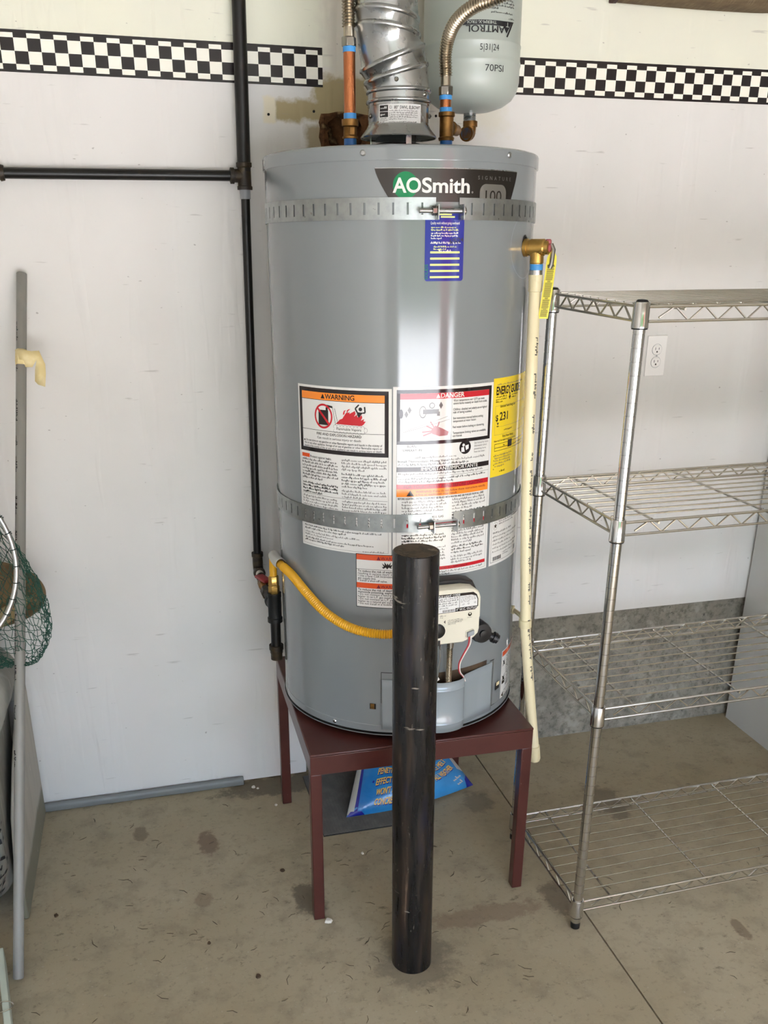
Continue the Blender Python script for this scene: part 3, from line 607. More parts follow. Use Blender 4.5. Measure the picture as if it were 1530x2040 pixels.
# rating plate
d = label('r', 28.6, 60.5, .352, .462, LW); W, Hh = d.W, d.Hh
d.frame(.005, .006, W-.004, Hh-.004, .0006, LK, 1)
sx_, sy_ = .018, V(.22)
d.poly([(sx_+(.0062 if i % 2 == 0 else .0024)*math.sin(PI*i/5), sy_+(.0062 if i % 2 == 0 else .0024)*math.cos(PI*i/5)) for i in range(10)], LK, 2); d.disc(sx_, sy_, .0085, LG, 2, .008, 20)
d.fine(.03, V(.12), W-.01, 2, .0055, LG, 2, 60)
for k in range(6): d.fine(.010, V(.33+.075*k), .010+(W-.02)*(.6+.4*((k*37) % 10)/10), 1, .0058, LG, 2, 61+k, 1)
for k in range(16):
    d.rect(.012+k*.0021, V(.92), .012+k*.0021+(.0006+.0006*(k % 3)), V(.84), LK, 2)
for k in range(8): d.rect(.112+k*.0017, V(.90), .112+k*.0017+(.0005+.0005*(k % 2)), V(.80), LK, 2)
d.fine(.05, V(.78), .10, 2, .005, LG, 2, 70); d.done('rating_label', H)['label'] = 'white rating label with star emblem and barcodes'
# two-part warning below
d = label('w2', -34.6, -9, .285, .4015, LW); W, Hh = d.W, d.Hh
d.frame(0, 0, W, Hh, .0012, LK, 2)
for f0 in (.01, .535):
    d.rect(.001, V(f0+.10), W-.001, V(f0), LO2, 1); d.text('WARNING', W*.62, V(f0+.088), .0098, LPINK, 3, 'c', .018); d.poly([(W*.36, V(f0+.09)), (W*.43, V(f0+.09)), (W*.395, V(f0+.02))], LPINK, 3)
fx, fy = W*.54, V(.255)
d.poly([(fx-.008, fy), (fx-.011, fy+.004), (fx-.007, fy+.004), (fx-.011, fy+.012), (fx-.005, fy+.007), (fx-.006, fy+.015), (fx-.001, fy+.008), (fx+.001, fy+.012), (fx+.003, fy+.008), (fx+.008, fy+.015), (fx+.006, fy+.007), (fx+.011, fy+.010), (fx+.008, fy+.003), (fx+.010, fy), (fx+.003, fy+.003), (fx, fy-.001), (fx-.003, fy+.003)], LK, 2)
d.rect(.001, V(.285), W-.001, V(.280), LK, 1)
for k, (tx, b) in enumerate((('To reduce the risk of explosion or fire', .01), ('resulting in serious injury or death:', 0), ('\u2022 Use a new CSA International approved', 0), ('   gas supply line.', 0), ('\u2022 Install a shut-off valve.', 0))): d.text(tx, .004, V(.335+.044*k), .0066, LK, 3, 'l', b, None)
for k, (tx, b) in enumerate((('To reduce the risk of death, carbon', .01), ('monoxide poisoning, explosion, or fire:', .01), ('\u2022 Do not connect a natural gas water', 0), ('   heater to an L.P. gas supply.', 0), ('\u2022 Do not connect an L.P. gas water', 0), ('   heater to a natural gas supply.', 0), ('\u2022 Do not install in a mobile home.', 0))): d.text(tx, .004, V(.682+.044*k), .0066, LK, 3, 'l', b, None)
d.done('gas_warning_label', H)['label'] = 'small white label with two orange WARNING bars behind the bollard'
# right bottom warning
d = label('w3', 44.2, 70, -.004, .1295, LW); W, Hh = d.W, d.Hh
d.rect(.004, V(.11), W-.004, V(.02), LO2, 1); d.frame(.003, .004, W-.003, Hh-.003, .0005, LG, 1); d.rect(.028, V(.74), .0286, V(.11), LG, 1)
for (q, s_) in ((.24, .9), (.53, 1.1)):
    fx, fy = .015, V(q)
    d.poly([(fx-.008*s_, fy-.009), (fx-.004*s_, fy), (fx-.008*s_, fy+.008), (fx, fy+.003), (fx+.007*s_, fy+.010), (fx+.004*s_, fy), (fx+.008*s_, fy-.009), (fx, fy-.004)], LK, 2)
d.rect(.007, V(.64), .023, V(.585), LK, 2); d.poly([(.006, V(.85)), (.018, V(.80)), (.018, V(.90))], LK, 2)
d.fine(.031, V(.14), W-.006, 13, .006, LG, 2, 80); d.fine(.022, V(.77), W-.006, 4, .006, LG, 2, 81); d.fine(.006, V(.91), W-.006, 1, .006, LG, 2, 82, 1)
d.done('flammable_warning_label', H)['label'] = 'white warning label with orange bar and flame pictures low on the right'
# blue service sticker
a0, a1, z0, z1 = -6.6, 9.1, .927, 1.0490
d = Decal(cyl_fn(a0, z0), base=.0008); W = R_(a1-a0)*HR; Hh = z1-z0; rc = .005
d.rect(rc, 0, W-rc, rc, LNAVY, 0); d.rect(0, rc, W, Hh, LNAVY, 0)
for qx, s0 in ((rc, PI), (W-rc, 1.5*PI)): d.poly([(qx, rc)]+[(qx+rc*math.cos(s0+PI/2*i/5), rc+rc*math.sin(s0+PI/2*i/5)) for i in range(6)], LNAVY, 0)
for k in range(5): d.rect(.010, .0052+.0106*k, W-.008, .0086+.0106*k, LLIME, 2)
d.text('Quality work without going overboard', W*.5, .0965, .0062, LW, 3, 'c', .01, W*.74); d.fine(.011, .0935, W-.011, 2, .0042, LLIME, 2, 90, 1); d.fine(.011, .084, W-.011, 3, .0044, LW, 2, 91, .4, 1)
d.fine(.010, .068, W-.006, 1, .0052, LW, 2, 92, 1, 1); d.fine(.016, .061, W-.014, 2, .0042, LLIME, 2, 93); d.fine(.026, .0545, W-.024, 1, .0055, LW, 2, 94, 1, 1)
d.text('6/5/24', W*.62, .0640, .011, INK, 5, 'l', .01, None, .12)
d.text('SOLIDS', .006, .003, .0085, LGREEN, 3, 'l', .01, .026, PI/2)
d.rect(W*.30, .1115, W*.66, .1140, LLIME, 3); d.rect(W*.38, .1075, W*.74, .1100, LLIME, 3)
d.done('service_sticker', H)['label'] = 'blue sticker with five yellow lines hanging under the upper strap'
# maker's badge
zt, zb = 1.1145, 1.0605
d = Decal(cyl_fn(0, 0), base=.0008)
def edge(f):   # f 0 at top .. 1 at bottom
    cut = 6.2*(f**1.3); return -25.7+cut, 36.4-cut*.72
for i in range(8):
    f0, f1 = i/8, (i+1)/8; l0, r0 = edge(f0); l1, r1 = edge(f1); n = 26; P = []
    for j in range(n+1): P += [(ra(l0+(r0-l0)*j/n), zt+(zb-zt)*f0), (ra(l1+(r1-l1)*j/n), zt+(zb-zt)*f1)]
    d.put(P, [(2*j+1, 2*j+3, 2*j+2, 2*j) for j in range(n)], LBADGE, 0)
d.rect(ra(-25.5), zt, ra(36.2), zt+.0012, GALV, 0)
d.disc(ra(-14.2), 1.0872, .0222, LGREEN, 2, 0, 36)
d.text('AO', ra(-18.9), 1.0758, .0335, LW, 4, 'l', .022, .0500); d.text('Smith', ra(-8.0), 1.0758, .0335, LW, 4, 'l', .022, .0905); d.disc(ra(12.2), 1.077, .0016, LW, 4, .0010, 10)
d.text('SIGNATURE', ra(14.6), 1.0985, .0088, LPILL, 4, 'l', 0, .083, 0, 2)
P = [(ra(15.6), 1.0605)]
for i in range(9): P.append((ra(15.6)+.014-.014*math.cos(PI/2*i/8), 1.0775+.014*math.sin(PI/2*i/8)))
for i in range(9): P.append((ra(29.4)-.014+.014*math.sin(PI/2*i/8), 1.0775+.014*math.cos(PI/2*i/8)))
P.append((ra(29.4), 1.0605)); d.poly(P[:1]+P[1:], LPILL, 2)
d.text('100', ra(22.5), 1.0625, .027, LBADGE, 4, 'c', 0, .040)
d.done('maker_badge', H)['label'] = 'grey metallic badge with green disc and white AOSmith lettering'

# ---- gas control valve
gv = thing  # (parts of the heater)
def outline(pts, r): return [dpt(t, r, z) for t, z in pts]
body = [(-.056, .222), (.015, .2195), (.040, .2265), (.0505, .236), (.053, .246), (.053, .318), (.049, .329), (.038, .3385), (.015, .343), (-.056, .345)]
def scl(pts, k, c=(-.002, .282)): return [(c[0]+(t-c[0])*k, c[1]+(z-c[1])*k) for t, z in pts]
mb = MB(); mb.rings([outline(body, .262), outline(body, .322), outline(scl(body, .985), .326), outline(scl(body, .95), .3285)])
valve = mb.build('gas_valve', VALVEB, H, ang=30)
mb = MB(); up = [(-.056, .262), (-.01, .262), (.004, .2685), (.015, .2715), (.0515, .2735), (.0515, .317), (.048, .3275), (.037, .337), (.015, .341), (-.056, .343)]
mb.rings([outline(up, .327), outline(up, .3298), outline(scl(up, .97, (-.002, .30)), .3315)]); mb.build('front_cover', VALVEB, valve, ang=30)
mb = MB(); back = [(-.054, .30), (.056, .30), (.056, .325), (.046, .344), (.020, .352), (-.02, .354), (-.054, .352)]
mb.rings([outline(back, .262), outline(back, .300), outline(scl(back, .93, (0, .32)), .304)]); mb.build('rear_housing', BLACKPL, valve)
d = Decal(lambda u, v, off: dpt(u, .3315+off, v), base=.0003, du=.02)
P = [(-.056, .2925), (.039, .2925), (.0455, .299), (.0455, .3145), (.042, .325), (.034, .331), (-.056, .3335)]
d.poly(P, LK, 0); d.poly([(-.055, .3005), (.0435, .3005), (.0435, .3145), (.040, .3225), (.030, .3255), (-.055, .3265)], LW, 1); d.poly([(-.055, .2935), (-.006, .2935), (-.006, .3005), (-.055, .3005)], LW, 1)
d.text('STATUS LIGHT CODE', .004, .3268, .0062, LW, 3, 'r', .015); d.text('4" W.C. OUTLET', .020, .2945, .0066, LW, 3, 'c', .015)
d.rect(.0028, .3005, .0036, .3262, LK, 2); d.fine(-.055, .3255, .002, 5, .0048, LG, 2, 100); d.fine(.006, .3245, .040, 4, .0034, LG, 2, 101); d.fine(.010, .309, .02, 1, .004, LG, 2, 102, 1); d.disc(.0235, .307, .002, LG, 2, .0013, 10); d.disc(.038, .308, .002, LG, 2, .0013, 10)
for k in range(10): d.rect(-.034+k*.0027, .2945, -.0328+k*.0027, .2995, LK, 2)
d.disc(.0275, .2830, .0042, LK, 2, 0, 20); d.disc(.0275, .2845, .0018, VALVEB, 3, 0, 10); d.fine(.022, .2785, .034, 1, .0035, LG, 2, 103, 1)
d.fine(-.022, .2775, .012, 4, .003, LG, 2, 104); d.poly([(-.0315, .2735), (-.0275, .2775), (-.0275, .2695)], LG, 2); d.fine(-.04, .289, -.026, 2, .0035, LG, 2, 105)
d.done('valve_label', valve)['label'] = 'printed front label with black bands'
mb = MB(); mb.axis(dpt(-.044, .3268, .2555), DN, [(0, .0155), (.006, .0155), (.010, .0145), (.011, .012)], 24); mb.box((-.002, -.002, 0), (.002, .002, .001)) if False else None
mb.build('dial_knob', BLACKPL, valve)
mb = MB(); mb.prism([dpt(.0205, .327, .2325), dpt(.038, .327, .2365), dpt(.038, .327, .249), dpt(.0205, .327, .245)], DN*.0035); mb.build('connector_frame', VALVEB, valve, bevel=.001)
mb = MB(); mb.prism([dpt(.0225, .3295, .2335), dpt(.0375, .3295, .2375), dpt(.0375, .3295, .2475), dpt(.0225, .3295, .2435)], DN*.007); mb.build('wire_connector', GREYPL, valve, bevel=.001)
mb = MB(); mb.prism([dpt(-.0425, .324, .2215), dpt(-.0375, .324, .2215), dpt(-.0375, .324, .2325), dpt(-.0425, .324, .2325)], DN*.007); mb.build('port_plug', BLACKPL, valve)
mb = MB(); mb.corr(catmull([dpt(-.002, .303, .215), dpt(-.003, .303, .17), dpt(-.002, .300, .13), dpt(.000, .297, .085)], 6), .0062, .0034, .0008, 12); mb.build('flexible_gas_tube', STEELFLEX, valve)
mb = MB(); mb.axis(dpt(-.002, .303, .224), (0, 0, -1), [(0, .0125), (.004, .0125), (.006, .009), (.022, .008), (.0225, .006)], 16); mb.build('tube_nut', CHROME, valve)
mb = MB(); mb.tube(catmull([dpt(-.026, .303, .222), dpt(-.025, .303, .18), dpt(-.030, .300, .13), dpt(-.034, .297, .085)], 6), .0026, 8); mb.build('pilot_tube', GALV, valve)
for k, mt in ((0, RWIRE), (1, WWIRE)):
    mb = MB(); o = k*.0045
    mb.tube(catmull([dpt(.027+o, .333, .235), dpt(.027+o*.8, .331, .215), dpt(.018+o*.6, .325, .19), dpt(.013+o*.5, .318, .168), dpt(.018+o*.4, .310, .145), dpt(.034+o*.3, .295, .125), dpt(.045, .285, .108)], 6), .0016, 7); mb.build('sensor_wire', mt, valve)['label'] = ('red wire', 'white wire')[k]
mb = MB(); mb.prism([dpt(-.045, .301, .155), dpt(-.040, .301, .158), dpt(-.0215, .296, .128), dpt(-.027, .296, .125)], DN*.002); mb.build('cable_tie_end', WWIRE, valve)
# drain valve
drain = MB(); drain.axis(dpt(.080, .245, .2165), DN, [(0, .023), (.038, .023), (.042, .021), (.047, .021), (.048, .009), (.053, .009), (.0535, .005)], 28)
drain.cyl(dpt(.090, .280, .211), dpt(.110, .285, .201), .0088, 14); drain.axis(dpt(.108, .2845, .2025), Vector(dpt(.107, .285, .1995))-Vector(dpt(.09, .280, .2095)), [(0, .0125), (.007, .0125), (.0085, .0105), (.012, .0105)], 14)
drain.build('drain_valve', BLACKPL, H)['label'] = 'black plastic drain valve'

# ================================================================== STRAPS
def strap(z0, z1, gap, label):
    t = thing('seismic_strap', label, 'strap', (0, -HR-.002, z0), group='slotted metal straps around the water heater', heater=True)
    mb = MB(); r0, r1 = HR+.0012, HR+.0027; pitch = 5.4; n = 60
    segs = []; a = gap[1]
    # plain run / slot runs round the ring, from the right lip to the left lip
    span = 360-(gap[1]-gap[0]); k = int(span//pitch); off = (span-k*pitch)/2
    angs = [gap[1]]; kinds = []
    for i in range(k):
        c = gap[1]+off+pitch*(i+.5); angs += [c-.38, c+.38]; kinds += [0, 1]
    angs.append(gap[1]+span); kinds.append(0)
    zc = (z0+z1)/2; sh = .0100
    def slab(A0, A1, za, zb):
        m = max(1, int(abs(A1-A0)/1.6)); rows = []
        for i in range(m+1):
            A = A0+(A1-A0)*i/m; rows.append([on_cyl(A, za, r0), on_cyl(A, zb, r0), on_cyl(A, zb, r1), on_cyl(A, za, r1)])
        mb.rings(rows)
    slab2 = slab
    for i, kd in enumerate(kinds):
        if kd == 0: slab(angs[i], angs[i+1], z0, z1)
        else: slab(angs[i], angs[i+1], z0, zc-sh); slab(angs[i], angs[i+1], zc+sh, z1)
    mb.build('band', STRAPM, t, ang=25)
    # bent tabs
    zt = zc-.004
    for A, sgn in ((gap[0], -1), (gap[1], 1)):
        mb = MB(); p = Vector(on_cyl(A, 0, r1-.0008)); nrm = Vector(on_cyl(A, 0, 1)); tan = Vector((nrm.y*-1, nrm.x, 0))
        M4 = Matrix(((tan.x, nrm.x, 0, p.x), (tan.y, nrm.y, 0, p.y), (0, 0, 1, 0), (0, 0, 0, 1)))
        mb.box((-.0012, -.001, zt-.015), (.0012, .022, zt+.011), mat=M4); mb.build('bent_tab', GALV, t, bevel=.0006)
    pa = Vector(on_cyl(gap[0], zt, r1+.0105)); pb = Vector(on_cyl(gap[1], zt, r1+.0105)); dv = (pb-pa).normalized()
    mb = MB(); mb.tube([pa-dv*.034, pb+dv*.006], .0042, 12); mb.build('bolt', GALV, t)
    mb = MB(); mb.axis(pa-dv*.0105, dv, [(0, .0082), (.009, .0082)], 6); mb.build('nut', NICKEL, t, bevel=.0006)
    mb = MB(); mb.axis(pb+dv*.0015, dv, [(0, .0085), (.003, .0085), (.0055, .006)], 16); mb.build('bolt_head', NICKEL, t)
    return t
strap(1.0308, 1.0678, (-2.7, 6.7), 'upper slotted galvanised strap bolted round the heater under the badge')
strap(.4500, .4870, (-1.9, 7.8), 'lower slotted galvanised strap bolted across the white warning labels')

# ================================================================== VENT PIPE
vent = thing('vent_pipe', 'shiny galvanised vent elbow with flared draft hood on top of the heater', 'vent pipe', (-.004, 0, 1.157), heater=True)
def vring(cx, z, r, tilt, n=48): return [(cx+r*math.cos(2*PI*j/n), r*math.sin(2*PI*j/n), z+tilt*r*math.cos(2*PI*j/n)) for j in range(n)]
mb = MB(); prof = []
mb.rings([vring(-.004, z, r, 0) for r, z in ((.0735, 1.189), (.0755, 1.188), (.0762, 1.190), (.0745, 1.1925), (.064, 1.205), (.0605, 1.212), (.0600, 1.216))], (False, False)); mb.open = True
sk = mb.build('draft_hood', GALV, vent); so = sk.modifiers.new('thick', 'SOLIDIFY'); so.thickness = .001
for a in (-100, 5, 130):
    mb = MB(); a = R_(a-90); c_, s_ = math.cos(a), math.sin(a)
    M4 = Matrix(((c_, -s_, 0, -.004), (s_, c_, 0, 0), (0, 0, 1, 0), (0, 0, 0, 1)))
    mb.box((.055, -.0055, 1.156), (.0565, .0055, 1.215), mat=M4); mb.build('hood_leg', GALV, vent)
mb = MB(); rg = []
def bead(cx, z, r, tilt, h=.0055, amp=.0028):
    for q, a_ in ((-h, 0), (-h*.6, amp), (0, amp*1.25), (h*.6, amp), (h, 0)): rg.append(vring(cx, z+q, r+a_, tilt))
rg.append(vring(-.004, 1.211, .0602, 0)); rg.append(vring(-.004, 1.243, .0602, 0)); rg.append(vring(-.004, 1.2435, .0612, 0))
bead(-.004, 1.2515, .0612, 0, .004); bead(-.004, 1.270, .0612, .02, .004)
bead(-.0095, 1.3015, .0605, .27); bead(-.017, 1.3275, .0610, .36); rg.append(vring(-.021, 1.347, .0608, .12))
bead(-.0265, 1.3725, .0615, -.125); bead(-.029, 1.3985, .0615, -.125); rg.append(vring(-.0305, 1.42, .0612, -.05)); bead(-.0305, 1.452, .0612, 0); rg.append(vring(-.0305, 1.75, .0612, 0))
mb.rings(rg, (False, False)); mb.open = True
el = mb.build('elbow', GALV, vent, ang=50)
d = Decal(cyl_fn(-54.4, 1.2095, .0602, (-.004, 0)), base=.0008, du=.006); W = R_(83.4)*.0602
d.rect(0, 0, W, .0335, LW, 0); d.rect(.002, .021, .020, .0315, LK, 1); d.rect(.002, .011, .020, .020, LK, 1); d.text('80\u00b0 SWVL ELBOW', .032, .0245, .0078, LK, 2, 'l', .012, .050)
d.disc(.025, .0275, .0025, LK, 2, .0018, 12); d.fine(.004, .030, .019, 1, .006, LW, 3, 110, 1); d.fine(.004, .019, .019, 1, .006, LW, 3, 111, 1); d.fine(.022, .0235, W-.008, 5, .0036, LG, 2, 112); d.fine(.002, .0105, .020, 3, .003, LG, 2, 113); d.fine(.022, .004, W-.01, 1, .003, LK, 2, 114, 1); d.text('T', W-.004, .0255, .0065, LK, 2, 'c', .01)
d.done('elbow_label', vent)['label'] = 'white label reading 80\u00b0 SWVL ELBOW'
for a, z in ((-20, 1.284), (40, 1.262), (75, 1.228), (-80, 1.226)):
    mb = MB(); p = on_cyl(a, z, .0605); mb.axis((p[0]-.004, p[1], p[2]), on_cyl(a, 0, 1), [(0, .0045), (.002, .0045), (.0035, .003)], 8); mb.build('sheet_metal_screw', NICKEL, vent)

# ================================================================== WATER LINES
hot = thing('hot_water_line', 'copper riser with braided steel hose above the brass union on the left of the heater top', 'water pipe', (-.103, 0, 1.1565), heater=True)
X0 = -.103
mb = MB(); mb.axis((X0, 0, 1.1565), (0, 0, 1), [(0, .0125), (.034, .0125)], 20); mb.build('nipple', BLUEN, hot)
mb = MB(); mb.axis((X0, 0, 1.186), (0, 0, 1), [(0, .0155), (.004, .0155), (.005, .0135), (.020, .0135), (.022, .0165), (.034, .0165), (.0345, .012)], 20); mb.build('brass_fitting', BRONZE, hot)
mb = MB(); mb.box((X0-.006, -.0185, 1.190), (X0+.006, -.012, 1.206)); mb.build('fitting_boss', BRONZE, hot, bevel=.002)
mb = MB(); mb.axis((X0, 0, 1.2200), (0, 0, 1), [(0, .0125), (.0105, .0125)], 20); mb.build('tape_band', BLUET, hot)
mb = MB(); mb.axis((X0, 0, 1.218), (0, 0, 1), [(0, .0115), (.120, .0115)], 24); mb.build('copper_pipe', COPPER, hot)
mb = MB(); mb.axis((X0, 0, 1.3345), (0, 0, 1), [(0, .0125), (.0095, .0125)], 20); mb.build('tape_band', BLUET, hot)
mb = MB(); mb.axis((X0-.0005, 0, 1.3435), (0, 0, 1), [(0, .0145), (.0155, .0145), (.0165, .0125)], 6); mb.build('hex_nut', NICKEL, hot, bevel=.0012)
mb = MB(); mb.axis((X0-.0005, 0, 1.358), (0, 0, 1), [(0, .0105), (.020, .0105), (.021, .0095)], 20); mb.build('hose_collar', STEELFLEX, hot)
mb = MB(); mb.corr([(X0-.0005, 0, 1.377), (X0-.001, 0, 1.45), (X0-.004, .002, 1.56), (X0-.008, .006, 1.72)], .0118, .0052, .0013, 16); mb.build('corrugated_hose', STEELFLEX, hot)

cold = thing('cold_water_line', 'brass tee with short copper stub and corrugated steel hose curving right on the heater top', 'water pipe', (.097, 0, 1.1565), heater=True)
X1 = .097
mb = MB(); mb.axis((X1, 0, 1.1565), (0, 0, 1), [(0, .0125), (.034, .0125)], 20); mb.build('nipple', BLUEN, cold)
mb = MB(); mb.axis((X1, 0, 1.187), (0, 0, 1), [(0, .0150), (.005, .0165), (.007, .0140), (.042, .0140), (.044, .0165), (.051, .0165), (.052, .012)], 24)
TE = Vector((X1, 0, 1.212)); EE = Vector((.186, .113, 1.212)); dv = (EE-TE).normalized()
mb.axis(TE, dv, [(0, .012), (.022, .012), (.024, .0140), (.030, .0140)], 20); mb.build('tee', BRONZE, cold)
mb = MB(); mb.axis(TE+dv*.028, dv, [(0, .0108), (.034, .0108)], 20); mb.build('branch_nipple', BRONZE, cold)
mb = MB(); mb.axis(EE-dv*.018, dv, [(0, .0115), (.003, .0115)], 20); mb.build('tape_band', BLUET, cold)
mb = MB(); arc = [EE-dv*.016, EE-dv*.006, EE+dv*.003+Vector((0, 0, .002)), EE+dv*.0075+Vector((0, 0, .010)), EE+dv*.008+Vector((0, 0, .020))]
mb.tube(catmull(arc, 4), .0128, 18); E2 = EE+dv*.008
mb.axis(E2+Vector((0, 0, .016)), (0, 0, 1), [(0, .0155), (.010, .0155), (.011, .0125)], 20); mb.axis(EE-dv*.018, dv, [(0, .0150), (.007, .0150), (.008, .012)], 20); mb.build('elbow', BRONZE, cold)
mb = MB(); mb.axis((X1-.002, 0, 1.2375), (0, 0, 1), [(0, .0125), (.009, .0125)], 20); mb.build('tape_band', BLUET, cold)
mb = MB(); mb.axis((X1-.003, 0, 1.236), (0, 0, 1), [(0, .0113), (.036, .0113)], 24); mb.build('copper_stub', COPPER, cold)
mb = MB(); mb.axis((X1-.003, 0, 1.2600), (0, 0, 1), [(0, .0126), (.008, .0126)], 20); mb.build('tape_band', BLUET, cold)
mb = MB(); mb.axis((X1-.003, 0, 1.2675), (0, 0, 1), [(0, .0145), (.0160, .0145), (.0170, .0125)], 6, flat=.5); mb.build('hex_nut', NICKEL, cold, bevel=.0012)
mb = MB(); mb.axis((X1-.0035, 0, 1.283), (0, 0, 1), [(0, .0100), (.020, .0100), (.021, .009)], 20); mb.build('hose_collar', STEELFLEX, cold)
mb = MB(); mb.corr(catmull([(.0935, 0, 1.302), (.0925, -.001, 1.318), (.0895, -.006, 1.338), (.0895, -.020, 1.362), (.0925, -.043, 1.381), (.1035, -.069, 1.3955), (.122, -.092, 1.406), (.150, -.114, 1.414), (.20, -.125, 1.437), (.25, -.12, 1.48), (.28, -.10, 1.56), (.29, -.06, 1.68)], 10), .0120, .0052, .0013, 18); mb.build('corrugated_hose', STEELFLEX, cold)

# ---- expansion tank
TC = (.1895, .12); TR = .1015
tank = thing('expansion_tank', 'pale grey-green expansion tank hanging upside down beside the vent with handwritten date', 'tank', (TC[0], TC[1], 1.2325), heater=True)
prof = [(.0125, 1.2325), (.0125, 1.253), (.020, 1.2545), (.046, 1.2575), (.070, 1.265), (.0875, 1.2765), (.0973, 1.291), (.1015, 1.308), (.1015, 1.331), (.1022, 1.335), (.1033, 1.3385), (.1033, 1.3415), (.1020, 1.346), (.1015, 1.350), (.1015, 1.3685), (.1026, 1.371), (.1026, 1.374), (.1007, 1.3765), (.1007, 1.58), (.093, 1.62), (.062, 1.65), (.0, 1.66)]
mb = MB(); mb.lathe(prof[:-1], 80, TC); mb.build('shell', TANKP, tank, ang=50)
mb = MB(); mb.lathe([(.0135, 1.237), (.0138, 1.239), (.0130, 1.241), (.0138, 1.243), (.0130, 1.245), (.0138, 1.247), (.0130, 1.249), (.0135, 1.255)], 20, TC); mb.build('threaded_neck', GALV, tank)
d = Decal(cyl_fn(0, 0, .1015, TC), base=.0005, du=.006); t_ = lambda a: R_(a)*.1015
d.text('5|31|24', t_(1), 1.3540, .016, INK, 1, 'c', 0, .041); d.text('70PSI', t_(8), 1.3175, .017, INK, 1, 'c', 0, .042)
d.done('handwriting', tank)['kind'] = 'stuff'; d = Decal(cyl_fn(0, 0, .1015, TC), base=.0005, du=.006)
# printed maker's mark is upside down: letters rotated half a turn, reading from right to left
zA = 1.3965
d.text('AMTROL', t_(19), zA, .0170, INK, 1, 'l', .006, .082, PI); d.rect(t_(-36), zA+.0005, t_(17.5), zA+.0095, INK, 1)
d.text('THERM-X-TROL', t_(8), zA+.0085, .0078, TANKP, 2, 'l', .01, .062, PI)
d.poly([(t_(17.5), zA+.0095), (t_(17.5), zA+.0005), (t_(22.5), zA-.011), (t_(31.5), zA+.0105)], INK, 1); d.text('T', t_(26), zA+.008, .0115, TANKP, 2, 'l', .01, .008, PI)
d.poly([(t_(31.5), zA+.0105), (t_(34), zA+.0108), (t_(24.5), zA-.0175), (t_(22.5), zA-.0165)], INK, 1)
d.fine(t_(21)-.082, 1.428+.022, t_(35), 5, .0052, INK, 1, 120); d.fine(t_(-37), 1.421, t_(-21), 1, .005, INK, 1, 121, 1); d.fine(t_(1), 1.4225, t_(35), 1, .005, INK, 1, 122, 1); d.frame(t_(-37), 1.407, t_(-33.5), 1.4135, .0007, INK, 1); d.fine(t_(25), 1.4135, t_(35), 1, .004, INK, 1, 123, 1)
d.done('printing', tank)['kind'] = 'stuff'

# ================================================================== RELIEF VALVE AND DISCHARGE PIPE
rv = thing('relief_valve', 'brass relief valve with grey test lever and yellow tag on the heater side', 'valve', on_cyl(46.9, .9875, HR), heater=True)
nr = Vector(on_cyl(46.9, 0, 1)); p0 = Vector(on_cyl(46.9, .9845, HR-.012)); tn = Vector((-nr.y, nr.x, 0))
mb = MB(); mb.axis(p0, nr, [(0, .0145), (.012, .0145), (.0125, .0165), (.019, .0165), (.0195, .0145), (.024, .0145), (.0255, .0158), (.052, .0158), (.0545, .0135), (.062, .0135), (.063, .010)], 20)
po = p0+nr*.0385; mb.axis(po, (0, 0, -1), [(0, .013), (.028, .0135), (.029, .0122), (.034, .0122)], 20); mb.build('valve_body', BRASS, rv)
mb = MB(); mb.axis(p0+nr*.061, nr, [(0, .0085), (.004, .0085), (.006, .006)], 12); mb.axis(p0+nr*.060+Vector((0, 0, .003)), (0, 0, 1), [(0, .006), (.010, .006), (.012, .004)], 10); mb.build('red_cap', REDSTEEL, rv)['label'] = 'faded red cap'
mb = MB(); q = p0+nr*.066
mb.tube([q+Vector((0, 0, .006)), q+nr*.005+Vector((0, 0, -.004)), q+nr*.0035+tn*(-.002)+Vector((0, 0, -.030)), q+nr*.001-tn*.003+Vector((0, 0, -.038))], [.0042, .0046, .0044, .0040], 8); mb.build('test_lever', GREYST, rv)
# hanging yellow tag
qa = p0+nr*.0625+Vector((0, 0, -.004)); dn = Vector((-.012, .004, -.125)); sd = (tn*.35+nr*.94).normalized()*.0095
mb = MB(); off = Vector((0, -.004, 0))
def tagpt(u, v): # u -1..1, v 0..1
    k = min(1, .25+v*6); k = 1 if v > .1 else .35+6.5*v
    return qa+off+Vector((.006, 0, -.002))+dn*v+sd*u*min(1, k)+Vector((0, -.004*math.sin(v*2.4), 0))
rows = []
for i in range(13):
    v = i/12; rows.append([tagpt(-1, v), tagpt(1, v), tagpt(1, v)+Vector((0, .0007, 0)), tagpt(-1, v)+Vector((0, .0007, 0))])
mb.rings(rows); tag_o = mb.build('warning_tag', LTAG, rv); tag_o['label'] = 'long yellow printed tag'
d = Decal(lambda u, v, o_: tuple(tagpt(u, v)+Vector((-.2, -.95, 0))*o_*1.6), base=.0004, du=.3)
rd = random.Random(9)
for k in range(52):
    v = .17+k*.0155
    if k in (17, 18, 33, 34, 44): wv = .35
    else: wv = .74
    if k < 4: wv = (.3, .5, .74, .74)[k]
    d.rect(-wv, v, wv*rd.uniform(.8, 1), v+(.011 if k < 4 else .0066), INK, 0)
d.done('tag_print', tag_o)
dp = thing('discharge_pipe', 'cream plastic discharge pipe running down beside the heater to near the floor', 'pipe', (.868, 1.78, .283))
top = h2w(po+Vector((0, 0, -.030)))
P = [top, top+Vector((.0005, -.0005, -.06)), Vector((.794, 1.776, 1.20)), Vector((.802, 1.776, .95)), Vector((.8175, 1.776, .70)), Vector((.8195, 1.776, .66)), Vector((.829, 1.778, .596)), Vector((.848, 1.78, .464)), Vector((.867, 1.782, .34)), Vector((.8685, 1.782, .31))]
PP = catmull(P, 8)
mb = MB(); mb.tube(PP, .0118, 22); mb.build('pipe', CPVC, dp)
ax = (P[1]-P[0]).normalized()
